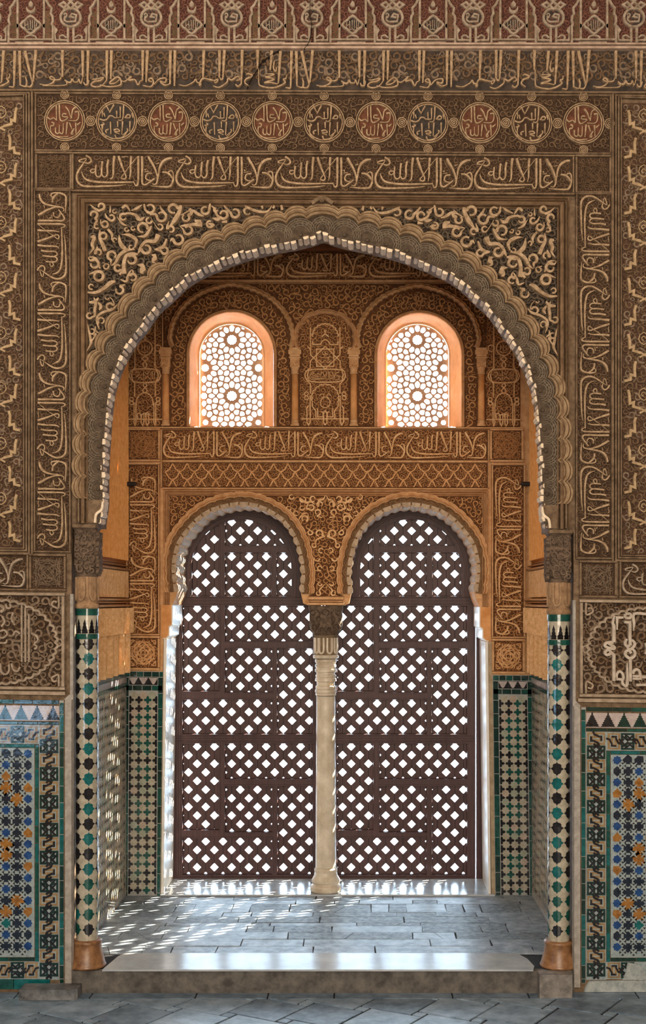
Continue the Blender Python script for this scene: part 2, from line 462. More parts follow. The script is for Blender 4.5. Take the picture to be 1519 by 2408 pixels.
def star_square(x0, y0, x1, y1, f, mats, label, y, var, seed, group=None, d=.012):
    cx, cy = (x0 + x1) / 2, (y0 + y1) / 2; a = min(x1 - x0, y1 - y0) / 2
    o = thing('strapwork_square', label, 'carved panel', f(cx, y1, 0), group)
    g = MB(); bar(g, f, x0, y0, x1, y1, 0, .004, 0)
    scrolls(g, f, (x0, y0, x1, y1), inrect(x0, y0, x1, y1), a * .13, a * .07, .004, .0075, seed, m=1, tries=1.5, steps=3)
    build(g, 'ground', [mats[0], mats[1]], o)
    s_ = MB(); strapwork(s_, f, cx, cy, a * .93, .004, d, 0, var, w=a * .052); build(s_, 'strapwork', mats[2], o)
    b = MB(); frame(b, f, x0 - 6, y0 - 6, x1 + 6, y1 + 6, 6, 0, .018); build(b, 'fillet', mats[3], o)
    return o


def lobed(cusps, bulge, n, centre):
    """scalloped line through cusps; returns (x, y, nx, ny) with outward normals of the plain arch"""
    N = len(cusps); nr = []
    for i in range(N):
        a = cusps[max(0, i - 1)]; b = cusps[min(N - 1, i + 1)]
        tx, ty = b[0] - a[0], b[1] - a[1]; L = math.hypot(tx, ty); nx, ny = -ty / L, tx / L
        if nx * (cusps[i][0] - centre[0]) + ny * (cusps[i][1] - centre[1]) < 0: nx, ny = -nx, -ny
        nr.append((nx, ny))
    out = []
    for i in range(N - 1):
        a, b = cusps[i], cusps[i + 1]
        for k in range(n + (i == N - 2)):
            t = k / n; q = bulge * max(0, math.sin(PI * t)) ** .62
            nx = nr[i][0] * (1 - t) + nr[i + 1][0] * t; ny = nr[i][1] * (1 - t) + nr[i + 1][1] * t
            out.append((a[0] + (b[0] - a[0]) * t + nx * q, a[1] + (b[1] - a[1]) * t + ny * q, nx, ny))
    return out


def loft(mb, f, line, prof, m=0):
    K = len(prof); vs = []
    for x, y, nx, ny in line:
        for d, h in prof: vs.append(f(x + nx * d, y + ny * d, h))
    mb.add(vs, [(i * K + k, i * K + k + 1, (i + 1) * K + k + 1, (i + 1) * K + k) for i in range(len(line) - 1) for k in range(K - 1)], m)


def resample(P, n):
    L = [0]
    for a, b in zip(P, P[1:]): L.append(L[-1] + math.hypot(b[0] - a[0], b[1] - a[1]))
    out = []; j = 0
    for i in range(n + 1):
        s = L[-1] * i / n
        while j < len(L) - 2 and L[j + 1] < s: j += 1
        t = (s - L[j]) / ((L[j + 1] - L[j]) or 1e-9)
        out.append((P[j][0] + (P[j + 1][0] - P[j][0]) * t, P[j][1] + (P[j + 1][1] - P[j][1]) * t))
    return out


def offset(P, d, centre):
    out = []
    for i, p in enumerate(P):
        a = P[max(0, i - 1)]; b = P[min(len(P) - 1, i + 1)]
        tx, ty = b[0] - a[0], b[1] - a[1]; L = math.hypot(tx, ty) or 1e-9; nx, ny = -ty / L, tx / L
        if nx * (p[0] - centre[0]) + ny * (p[1] - centre[1]) < 0: nx, ny = -nx, -ny
        out.append((p[0] + nx * d, p[1] + ny * d, nx, ny))
    return out


def inpoly(x, y, P):
    c = False; j = len(P) - 1
    for i in range(len(P)):
        if (P[i][1] > y) != (P[j][1] > y) and x < (P[j][0] - P[i][0]) * (y - P[i][1]) / (P[j][1] - P[i][1]) + P[i][0]: c = not c
        j = i
    return c


def clip(P, a, b, c):
    """keep the part of polygon P where a*x+b*y<=c"""
    out = []
    for i in range(len(P)):
        p, q = P[i - 1], P[i]; dp, dq = a * p[0] + b * p[1] - c, a * q[0] + b * q[1] - c
        if (dp < 0) != (dq < 0) and dp != dq:
            t = dp / (dp - dq); out.append((p[0] + (q[0] - p[0]) * t, p[1] + (q[1] - p[1]) * t))
        if dq <= 0: out.append(q)
    return out


def cliprect(P, x0, y0, x1, y1):
    for a, b, c in ((-1, 0, -x0), (1, 0, x1), (0, -1, -y0), (0, 1, y1)):
        P = clip(P, a, b, c)
        if len(P) < 3: return []
    return P
# ================================================================== the setting
MX = 1517                          # left and right halves of the front wall mirror about x = 758.5
INL = [(236, 1238), (240, 1208), (243, 1186), (243, 1137), (245, 1070), (248, 1024), (251, 980), (257, 927), (266, 891), (276, 864), (289, 836),
       (308, 802), (331, 772), (366, 723), (392, 700), (434, 660), (474, 636), (530, 612), (571, 597), (613, 585), (650, 577), (690, 569), (735, 558)]
INNER = INL + [(758.5, 550)] + [(MX - x, y) for x, y in reversed(INL)]
AC = (758.5, 1000)
INNERS = [(p[0], p[1]) for p in cr([(x, y, 0) for x, y in INNER], 3)]
hole = [(p[0], p[1]) for p in offset(INNERS, 7, AC)]
mb = MB()
out = [(-356, 2334), (168, 2334), (168, 1245), (hole[0][0], 1245)] + hole + [(hole[-1][0], 1245), (1349, 1245), (1349, 2334), (1876, 2334), (1876, -720), (-356, -720)]
holed(mb, FF, [out], -.22, -.0015)
struct(mb, 'wall_front', FRM)

XL, XR = -1.21, 1.178              # the alcove's side walls
ZF, ZH = 0.075, -0.035             # alcove floor, hall floor
for nm, a, b in (('wall_left', XL - .3, XL), ('wall_right', XR, XR + .3)):
    mb = MB(); box(mb, a, b, .222, YB + .40, ZH, 4.3); struct(mb, nm, BORG)

# back wall: two arched doorways that share a column, two arched windows
TLF = [(430, 1394), (429, 1379), (426, 1360), (425, 1343), (426, 1324), (430, 1306), (434, 1291), (441, 1277), (453, 1261), (464, 1248), (475, 1236), (489, 1225), (505, 1215),
       (522, 1209), (545, 1203), (566, 1200), (585, 1200), (605, 1203), (630, 1212), (660, 1230), (670, 1241), (682, 1256), (690, 1270), (698, 1289), (703, 1308), (707, 1326), (709, 1344), (710, 1363), (707, 1378), (708, 1398)]
TLA = [(710 - (710 - x) * 298 / 285, 1415 - (1415 - y) * 1.051) for x, y in TLF]      # front edge of the left arch
TL = [(391, 1504), (398, 1497), (398, 1477), (405, 1471), (405, 1425), (412, 1409)] + TLA + [(713, 1419), (724, 1424)]
BMX = 1533                         # mirror of the back wall
TR = [(BMX - x, y) for x, y in reversed(TL)]


def archpts(cx, half, top, bottom, n=24, peak=1.0):
    sp = top + half * peak
    return [(cx - half, bottom)] + ring(cx, sp, half, n, half * peak, PI, 2 * PI, False) + [(cx + half, bottom)]


WIN = ((545, 98, 736, 545, 75, 763), (986, 98, 738, 981.5, 73.5, 763))
doorL = [(383, 2112)] + TL; doorR = TR + [(1158, 2112)]
out = [(225, 2112)] + doorL + doorR + [(1330, 2112), (1330, 576), (225, 576)]
mb = MB()
holed(mb, FB, [out] + [archpts(w[0], w[1], w[2], 1005) for w in WIN], -.40, -.0015)
struct(mb, 'wall_back', BFRM)
mb = MB()
holed(mb, FP(YB + .10), [[(225, 578), (1330, 578), (1330, 380), (225, 380)]], -.30, 0)
struct(mb, 'shade_plate_1', SHADEW)  # black plate closing the gap, coloured as deep shade above the cornice
mb = MB(); box(mb, XL - .3, XR + .3, .222, YB + .45, 4.3, 4.4); struct(mb, 'ceiling', SHADEW)

# alcove floor: a worn patchwork of marble slabs
mb = MB(); rg = random.Random(5)
box(mb, XL, XR, .02, YB + .41, ZH - .02, ZF - .006, 2)
y = .27
while y < YB - .01:
    h = min(rg.choice((.07, .10, .14, .2)), YB - y)
    if YB - y - h < .05: h = YB - y
    x = XL
    while x < XR - .001:
        w = rg.choice((.10, .16, .22, .34, .46)) * (1 if .7 < y < 1.2 else 1.4)
        w = min(w, XR - x)
        if XR - x - w < .06: w = XR - x
        g = rg.choice((.0012, .0018, .003)); e = lambda: rg.uniform(-.004, .004)
        P = [(x + g + e(), y + g + e() * .5), (x + w - g + e(), y + g + e() * .5), (x + w - g + e(), y + h - g + e() * .5), (x + g + e(), y + h - g + e() * .5)]
        q = rg.random(); pcs = [P]
        if q < .33 and w > .14:     # cracked slab
            t, u = rg.uniform(.25, .75), rg.uniform(.25, .75)
            A = (P[0][0] + (P[1][0] - P[0][0]) * t, P[0][1]); B = (P[3][0] + (P[2][0] - P[3][0]) * u, P[3][1])
            pcs = [[P[0], (A[0] - .002, A[1]), (B[0] - .002, B[1]), P[3]], [(A[0] + .002, A[1]), P[1], P[2], (B[0] + .002, B[1])]]
        z = ZF + rg.uniform(-.0015, .0015); k = 1 if rg.random() < (.55 if -.75 < x < .8 and y > .45 else .15) else 0
        for p in pcs: poly(mb, lambda a, b, c: (a, b, c), p, ZF - .006, z, k, .004)
        x += w
    y += h
struct(mb, 'alcove_floor', [FLR1, FLR2, GROUT])

# hall floor: large squares set diagonally with small square inserts
mb = MB(); rg = random.Random(9)
box(mb, -2.25, 2.25, -7.7, .1, ZH - .08, ZH - .005, 2)
L_, s_ = .262, .058
e1 = (math.cos(-.53), math.sin(-.53)); e2 = (-e1[1], e1[0])
for i in range(-14, 15):
    for j in range(-14, 15):
        ox = -.42 + (L_ * i - s_ * j) * e1[0] + (s_ * i + L_ * j) * e2[0]; oy = -.31 + (L_ * i - s_ * j) * e1[1] + (s_ * i + L_ * j) * e2[1]
        for a, b, q in ((0, 0, L_), (-s_, L_ - s_ + s_ * 0, s_)):
            g = .0055
            P = [(ox + (a + u) * e1[0] + (b + v) * e2[0] + rg.uniform(-.003, .003), oy + (a + u) * e1[1] + (b + v) * e2[1] + rg.uniform(-.003, .003))
                 for u, v in ((g, g), (q - g, g), (q - g, q - g), (g, q - g))]
            if q == s_: P = [(ox + (u) * e1[0] + (L_ + v) * e2[0], oy + (u) * e1[1] + (L_ + v) * e2[1]) for u, v in ((-s_ + g, -s_ + g), (-g, -s_ + g), (-g, -g), (-s_ + g, -g))]
            P = cliprect(P, -2.2, -7.4, 2.2, -.105)
            if len(P) > 2: poly(mb, lambda a_, b_, c_: (a_, b_, c_), P, ZH - .005, ZH + rg.uniform(-.001, .001), rg.choice((0, 0, 1)), .006)
x = -2.2
while x < 2.2:                     # the straight course along the step
    w = rg.uniform(.3, .6)
    poly(mb, lambda a_, b_, c_: (a_, b_, c_), [(x + .003, -.10), (min(x + w, 2.2), -.10), (min(x + w, 2.2), -.004), (x + .003, -.004)], ZH - .005, ZH, 1, .004); x += w + .003
struct(mb, 'floor', [HFL1, HFL2, GROUT])

# the rest of the hall, behind and beside the viewpoint
for nm, b in (('wall_west', (-2.5, -2.2, -7.6, -.001, ZH - .08, 6.0)), ('wall_east', (2.2, 2.5, -7.6, -.001, ZH - .08, 6.0)),
              ('wall_south', (-2.5, 2.5, -7.8, -7.6, ZH - .08, 6.0)), ('ceiling_hall', (-2.5, 2.5, -7.8, .2, 6.0, 6.2))):
    mb = MB(); box(mb, *b); struct(mb, nm, HALLP)

# ================================================================== the friezes at the top of the front wall
o = thing('arcade_frieze', 'topmost red-ground stucco frieze of pale scalloped arches alternating with knotted roundels', 'frieze', FF(760, 104))
mb = MB(); bar(mb, FF, -60, -70, 1580, 104, 0, .006, 0, 0, 24)
scrolls(mb, FF, (-40, -10, 1560, 100), inrect(-40, -12, 1560, 100), 6, 2.6, .006, .010, 3, m=1, tries=1.0, steps=4)
build(mb, 'ground', [RED, mat('pigment_red_leaf', (0.13, 0.05, 0.035), (0.22, 0.095, 0.06), scale=50)], o)
ARC = [(-36, -6), (-36, 3), (-42, 14), (-49, 22), (-47, 35), (-51, 41), (-52, 52), (-49.5, 60), (-52, 64), (-52, 103)]
h0, h1 = .006, .016
mb = MB(); stroke(mb, FF, [(731, -20), (729, 30), (733, 70), (727, 104), (716, 121)], .012, .034, w=1.6, n=3, prof='v'); build(mb, 'crack', VOID, o)
for k in range(9):
    cx = 74 + 188.8 * k - (188.8 if k == 8 else 0) * 0
    if cx > 1540: continue
    mb = MB()
    for sg in (-1, 1):
        stroke(mb, FF, [(cx - sg * x, y) for x, y in ARC], h0, h1, w=7, straight=True)
        bar(mb, FF, cx + sg * 31 - 3.2, -30, cx + sg * 31 + 3.2, 97, h0, h1, 0, .8)
        stroke(mb, FF, [(cx + sg * 36, -26), (cx + sg * 36, -4)], h0, h1, w=7, straight=True)
        bar(mb, FF, min(cx + sg * 34, cx + sg * 46), 30, max(cx + sg * 34, cx + sg * 46), 96, h0, h0 + .002, 1)
        poly(mb, FF, [(cx + sg * 33, 58), (cx + sg * 26, 64), (cx + sg * 33, 70)], h0, h1)
    stroke(mb, FF, [(cx - 50, 95.5), (cx + 50, 95.5)], h0, h1, w=5, straight=True)
    stroke(mb, FF, [(cx - 36, 102.5), (cx + 30, 102.5)], h0, h1, w=4, straight=True)
    stroke(mb, FF, [(cx - 13, 97), (cx - 12, 90), (cx, 86), (cx + 12, 90), (cx + 13, 97)], h0, h1, w=5)
    Q = []
    for i in range(4):
        for t in (-38, -20, 0, 20, 38):
            a = math.radians(90 * i + t); r = 21 - abs(t) * .14
            Q.append((cx + 1.15 * r * math.cos(a), 61.5 + r * math.sin(a)))
    poly(mb, FF, Q, h0, h0 + .003, 2)
    stroke(mb, FF, Q, h0, h1 + .002, w=6.5, closed=True, straight=True)
    poly(mb, FF, [(cx, 2), (cx + 6.5, 11), (cx + 6, 18), (cx, 21), (cx - 6, 18), (cx - 6.5, 11)], h0, h1, 0, .2)
    stroke(mb, FF, [(cx - 10, 19, 2), (cx - 7, 28, 8), (cx, 31, 9), (cx + 7, 28, 8), (cx + 10, 19, 2)], h0, h1)
    for a, b, c, d in ((-14, 52, -14, 66), (-7, 52, -6, 72), (-1, 50, -1, 70), (4, 50, 4, 70), (9, 50, 9, 70), (14, 56, 13, 66)):
        stroke(mb, FF, [(cx + a, b, 2.6), (cx + c, d, 1.8)], h0 + .003, h1 - .002, straight=True)
    stroke(mb, FF, [(cx - 15, 66), (cx - 8, 73), (cx, 71), (cx + 6, 74), (cx + 12, 67)], h0 + .003, h1 - .002, w=2)
    stroke(mb, FF, [(cx - 13, 64), (cx - 9, 60), (cx - 5, 64)], h0 + .003, h1 - .002, w=2)
    build(mb, 'arch_motif', [LETG, OLV, BLK], o)
for k in range(10):
    cx = -21 + 188.8 * k
    if cx > 1560: continue
    mb = MB()
    poly(mb, FF, ring(cx, 44.5, 21, 20, 19), h0, h0 + .003, 1)
    stroke(mb, FF, [(*p, 7.5) for p in ring(cx, 44.5, 23.5, 24, 21.5)], h0, h1 + .002, closed=True, straight=True)
    for sg in (-1, 1):
        stroke(mb, FF, [(cx + sg * 2, 26), (cx - sg * 16, 8), (cx - sg * 26, 14), (cx - sg * 16, 22), (cx + sg * 14, -6)], h0, h1, w=6.5, straight=True)
        bar(mb, FF, cx + sg * 6.5 - 3.4, 62, cx + sg * 6.5 + 3.4, 103, h0, h1, 0, .8)
        stroke(mb, FF, [(cx + sg * 8, 98), (cx + sg * 24, 96), (cx + sg * 26, 89), (cx + sg * 18, 86), (cx + sg * 10, 92)], h0, h1, w=5)
        stroke(mb, FF, [(cx + sg * 20, 98), (cx + sg * 36, 97), (cx + sg * 38, 64, 3)], h0, h1, w=5.5, straight=True)
        poly(mb, FF, [(cx + sg * 30, 74), (cx + sg * 36, 66), (cx + sg * 36, 84)], h0, h1)
    stroke(mb, FF, [(cx - 14, 40), (cx - 15, 50), (cx - 9, 54), (cx + 11, 53), (cx + 13, 38), (cx + 3, 35), (cx - 2, 42), (cx + 9, 44)], h0 + .003, h1 - .001, w=5, straight=True)
    stroke(mb, FF, [(cx - 16, 38), (cx - 13, 34), (cx - 9, 38), (cx - 13, 46)], h0 + .003, h1 - .001, w=4)
    build(mb, 'knot_motif', [LETG, BLK], o)
mb = MB()
bar(mb, FF, -60, 104, 1580, 111, 0, .026, 0, 1.5, 24); bar(mb, FF, -60, 113, 1580, 121, 0, .030, 0, 1.5, 24)
build(mb, 'moulding', mat('moulding_rose', (0.34, 0.235, 0.17), (0.58, 0.44, 0.34), scale=24), o)

# ------------------------------------------------------------------ long inscription
o = thing('inscription_frieze', 'long stucco frieze of tall crowded script directly below the double rose moulding', 'frieze', FF(760, 214))
mb = MB(); bar(mb, FF, -60, 121.6, 1580, 214, 0, .005, 0, 0, 24)
scrolls(mb, FF, (-30, 122, 1550, 190), inrect(-30, 122, 1550, 192), 11, 3.5, .005, .013, 8, mm=[1, 1, 2], tries=2.4, steps=5, wf=.6)
build(mb, 'ground', [mat('pigment_slate', (0.028, 0.024, 0.022), (0.08, 0.058, 0.045), scale=18), FIL, FILG], o)
TA = [((310, 35, 310), 300), ((520, 35, 522), 300), ((578, 35, 570), 372), ((775, 35, 772), 332), ((822, 35, 815), 322), ((1150, 35, 1148), 332), ((1198, 35, 1185), 350), ((1440, 35, 1436), 372), ((1487, 35, 1482), 392)]
BA = [[(70, 375), (140, 385), (205, 360), (225, 320), (195, 295), (175, 310), (215, 330), (280, 325), (300, 290)],
      [(100, 392), (330, 387), (352, 352), (330, 330), (370, 355), (400, 350), (412, 318), (430, 350), (470, 350), (482, 318), (500, 370), (520, 305)],
      [(530, 350), (545, 378), (572, 375), (585, 330)], [(615, 320), (660, 320), (740, 300), (700, 335), (640, 345), (608, 380), (650, 402), (720, 388), (772, 330)],
      [(700, 380), (780, 398), (870, 394), (922, 370), (912, 312), (872, 300), (800, 362), (855, 362), (905, 325)],
      [(920, 332), (960, 342), (1012, 302), (1032, 288), (1000, 330), (1060, 322), (1080, 342), (1100, 382), (1122, 342), (1150, 330)],
      [(1150, 385), (1232, 397), (1262, 350), (1240, 308), (1208, 330), (1250, 348)], [(1268, 372), (1320, 318), (1392, 308), (1382, 352), (1330, 340), (1380, 382), (1434, 368)]]
TB = [((360, 30, 350), 322), ((525, 30, 522), 300), ((575, 30, 560), 300), ((762, 30, 752), 372), ((925, 30, 922), 210), ((1072, 38, 1055), 222), ((1162, 38, 1140), 360), ((1278, 38, 1268), 402), ((1328, 40, 1335), 392), ((1385, 40, 1465), 372), ((1498, 30, 1470), 350)]
BB = [[(100, 377), (170, 387), (250, 347), (272, 318), (290, 350), (330, 362), (312, 387), (330, 330), (360, 308), (430, 325), (470, 330), (512, 318), (482, 357), (470, 330)],
      [(455, 387), (520, 402), (600, 350), (612, 308), (650, 325), (690, 300), (720, 288), (737, 320), (700, 332)], [(690, 370), (720, 392), (755, 360)],
      [(522, 290), (545, 325), (562, 290)], [(800, 268), (830, 258), (872, 285), (810, 310), (788, 350), (832, 387)],
      [(932, 200), (935, 350), (960, 387), (1060, 407), (1140, 392), (1212, 350), (1190, 318), (1220, 308), (1225, 268)],
      [(1000, 260), (1100, 260), (1040, 285), (1000, 290), (1100, 315), (990, 350), (1060, 350), (1135, 365)], [(1215, 402), (1262, 407), (1270, 390)],
      [(1335, 385), (1390, 400), (1402, 350), (1390, 300)], [(1465, 365), (1440, 402), (1400, 400)], [(1100, 120), (1088, 190), (1112, 232), (1122, 190)]]
q = .2238
for k in range(-1, 3):
    mb = MB(); used = False
    for ox, T, B in ((80 + 648.5 * k, TA, BA), (400 + 648.5 * k, TB, BB)):
        for (a, b, c), d in T:
            if not -55 < ox + a * q < 1570: continue
            used = True
            stroke(mb, FF, [(ox + a * q, 120 + (b - 22) * q, 7.6), (ox + (a + c) / 2 * q, 120 + (b + d) / 2 * q, 6.2), (ox + c * q, 120 + d * q, 3.6)], .005, .022, n=2, prof='sharp')
        for st in B:
            if not -55 < ox + st[0][0] * q < 1570: continue
            N = len(st)
            stroke(mb, FF, [(ox + x * q, 120 + y * q, 2.2 + 3.0 * math.sin(PI * (i + .4) / N)) for i, (x, y) in enumerate(st)], .005, .020, n=4)
    if used: build(mb, 'lettering', LET, o)
mb = MB(); bar(mb, FF, -60, 214.3, 1580, 221.3, 0, .020, 0, 1.5, 24); build(mb, 'fillet', FRM, o)
mb = MB(); stroke(mb, FF, [(660, 122), (640, 134), (618, 150), (604, 172), (592, 190), (582, 213)], .008, .026, w=1.6, n=3, prof='v'); build(mb, 'crack', VOID, o)

# ------------------------------------------------------------------ roundels
o = thing('roundel_frieze', 'stucco frieze of eleven inscribed roundels linked by small knots, under the long script frieze', 'frieze', FF(760, 360))
mb = MB(); bar(mb, FF, 83.5, 222.5, 1436.5, 362, 0, .005, 0, 0, 16)
RC = [154 + 121.7 * k for k in range(11)]


def ins(x, y, r):
    if not (88 + r < x < 1432 - r and 230 + r < y < 352 - r): return False
    k = round((x - 154) / 121.7); k = max(0, min(10, k))
    return math.hypot(x - RC[k], y - 290) > 49 + r


scrolls(mb, FF, (86, 230, 1434, 352), ins, 8, 2.8, .005, .013, 17, m=1, tries=2.6)
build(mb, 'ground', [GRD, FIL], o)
MA = [[(275, 170), (278, 380)], [(315, 160), (322, 340), (350, 387), (400, 370), (440, 338)], [(412, 290), (370, 288), (358, 320), (398, 332), (432, 330)], [(400, 188), (440, 240), (470, 320), (490, 352)],
      [(552, 190), (500, 230), (482, 340), (468, 352)], [(530, 262), (578, 258), (580, 330), (545, 382), (440, 382)], [(155, 335), (190, 362), (240, 345), (278, 380)],
      [(210, 402), (242, 420), (230, 452), (198, 460), (200, 530), (240, 590), (330, 607), (442, 600)], [(265, 478), (265, 540), (290, 562), (312, 540), (318, 440)], [(314, 540), (345, 562), (367, 540), (372, 420)],
      [(425, 400), (408, 572)], [(455, 410), (490, 500)], [(520, 490), (478, 560), (505, 570), (490, 520)], [(540, 408), (545, 562)], [(560, 440), (605, 405)]]
MB_ = [[(905, 238), (905, 342)], [(955, 178), (1000, 262)], [(1062, 168), (1000, 282)], [(1100, 258), (1102, 350)], [(1150, 200), (1150, 352)], [(1197, 168), (1186, 350), (1160, 387), (1118, 382)],
       [(1215, 352), (1250, 308), (1287, 320), (1270, 352), (1205, 350)], [(1310, 288), (1322, 352)], [(868, 368), (920, 387), (970, 370), (1000, 330), (1042, 328), (1080, 352), (1150, 350)], [(925, 288), (942, 342)],
       [(880, 455), (932, 440), (905, 418)], [(905, 450), (905, 560), (965, 622)], [(1015, 408), (1022, 580)], [(1112, 398), (1115, 482)], [(1182, 398), (1170, 582)], [(1282, 398), (1280, 542)],
       [(1245, 500), (1252, 530), (1210, 570), (1180, 592)], [(1078, 588), (1100, 632), (1180, 620), (1232, 568)], [(1060, 520), (1112, 508), (1142, 540), (1070, 545), (1142, 577)], [(965, 562), (950, 530), (992, 508)]]
for k, cx in enumerate(RC):
    mb = MB()
    poly(mb, FF, ring(cx, 290, 43, 28), .005, .007, 1)
    stroke(mb, FF, [(*p, 2.8) for p in ring(cx, 290, 42.5, 36)], .005, .018, closed=True, straight=True)
    stroke(mb, FF, [(*p, 2.8) for p in ring(cx, 290, 47, 36)], .005, .018, closed=True, straight=True)
    for dx, dy, r in ((0, -62, 9.5), (0, 62, 9.5), (60.8, 0, 11)):
        for rr in (r, r * .62, r * .25):
            stroke(mb, FF, [(*p, 2.4) for p in ring(cx + dx, 290 + dy, rr, 16)], .005, .017, closed=True, straight=True)
    md = build(mb, 'medallion', [LET, (RUST, BLK, RUST, BLK, RUST, GRD, RUST, BLK, RUST, GRD, RUST)[k]], o)
    mb = MB(); t, c0 = (MA, (390, 385)) if k % 2 == 0 else (MB_, (1100, 398))
    for st in t:
        N = len(st)
        stroke(mb, FF, [(cx + (x - c0[0]) * .1712, 290 + (y - c0[1]) * .1712, 4.4 - 2.0 * i / max(1, N - 1)) for i, (x, y) in enumerate(st)], .007, .017, n=4)
    build(mb, 'lettering', LET, md)
mb = MB(); frame(mb, FF, 83, 222.2, 1437, 362.4, 5, 0, .020, 0, 1, 16)
for x in (335, 579, 823, 1066, 1310): bar(mb, FF, x - .8, 227, x + .8, 359, .004, .009, 1)
build(mb, 'fillet', [FRM, VOID], o)

# ------------------------------------------------------------------ motto bands of the great arch
o = thing('motto_band', 'long horizontal band repeating a flowing script motto five times above the great arch', 'inscription band', FF(760, 454))
mb = MB(); bar(mb, FF, 177, 368, 1343, 452, 0, .005, 0, 0, 16)
scrolls(mb, FF, (178, 370, 1342, 450), inrect(178, 369, 1342, 451), 6.5, 2.6, .005, .0105, 23, m=1, tries=2.0, steps=4)
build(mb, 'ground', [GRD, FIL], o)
for k in range(5):
    mb = MB(); motto(mb, FF, tr_h(181 + 233.2 * k, 371, 231, 78), .005, .024, .168); build(mb, 'lettering', LET, o)
mb = MB(); frame(mb, FF, 170, 363, 1350, 458, 6, 0, .022, 0, 1.2, 16); build(mb, 'fillet', FRM, o)
for sd, x0 in (('left', 90), ('right', 1361)):
    o = thing('motto_band', f'upright band of flowing script motto running down the wall {sd} of the great arch', 'inscription band', FF(x0 + 35, 1302))
    mb = MB(); bar(mb, FF, x0 - 5, 452, x0 + 75, 1302, 0, .005, 0, 0, 12)
    scrolls(mb, FF, (x0 - 4, 454, x0 + 74, 1300), inrect(x0 - 5, 453, x0 + 75, 1301), 6.5, 2.6, .005, .0105, 29, m=1, tries=2.0, steps=4)
    build(mb, 'ground', [GRD, FIL], o)
    for k in range(4):
        mb = MB()
        y0 = 459 + 210.4 * k
        motto(mb, FF, tr_l(x0 - 1, y0, 72, 206) if sd == 'left' else tr_r(x0 + 72, y0 + 206, 72, 206), .005, .024, .150)
        build(mb, 'lettering', LET, o)
    mb = MB(); frame(mb, FF, x0 - 9, 448, x0 + 79, 1308, 5, 0, .022, 0, 1, 12); build(mb, 'fillet', FRM, o)
    sx = -171 if sd == 'left' else 1461
    o = thing('motto_band', f'short cut-off piece of script motto at the {sd} edge beside a strapwork square', 'inscription band', FF(30 if sd == 'left' else 1490, 1392))
    mb = MB(); bar(mb, FF, sx - 6, 1314, sx + 240, 1392, 0, .005, 0, 0, 4)
    scrolls(mb, FF, (sx, 1315, sx + 236, 1391), inrect(sx, 1315, sx + 236, 1391), 6.5, 2.6, .005, .0105, 31, m=1, tries=1.6, steps=4)
    build(mb, 'ground', [GRD, FIL], o)
    mb = MB(); motto(mb, FF, tr_h(sx, 1317, 234, 74), .005, .024, .168); build(mb, 'lettering', LETG, o)
    mb = MB(); frame(mb, FF, sx - 7, 1308, sx + 241, 1398, 6, 0, .022, 0, 1, 4); build(mb, 'fillet', FRM, o)
SQM = [GRD, FIL, FIL, FRM]
star_square(90, 368, 165, 450, FF, SQM, 'square of dark interlaced strapwork at the left end of the long motto band', 0, 0, 1)
star_square(1357, 368, 1431, 450, FF, SQM, 'square of dark interlaced strapwork at the right end of the long motto band', 0, 0, 2)
star_square(76, 1316, 151, 1392, FF, [GRD, FIL, FILG, FRM], 'interlaced strapwork square below the upright motto band left of the great arch', 0, 0, 3)
star_square(1367, 1316, 1444, 1392, FF, [GRD, FIL, FILG, FRM], 'interlaced strapwork square below the upright motto band right of the great arch', 0, 0, 4)

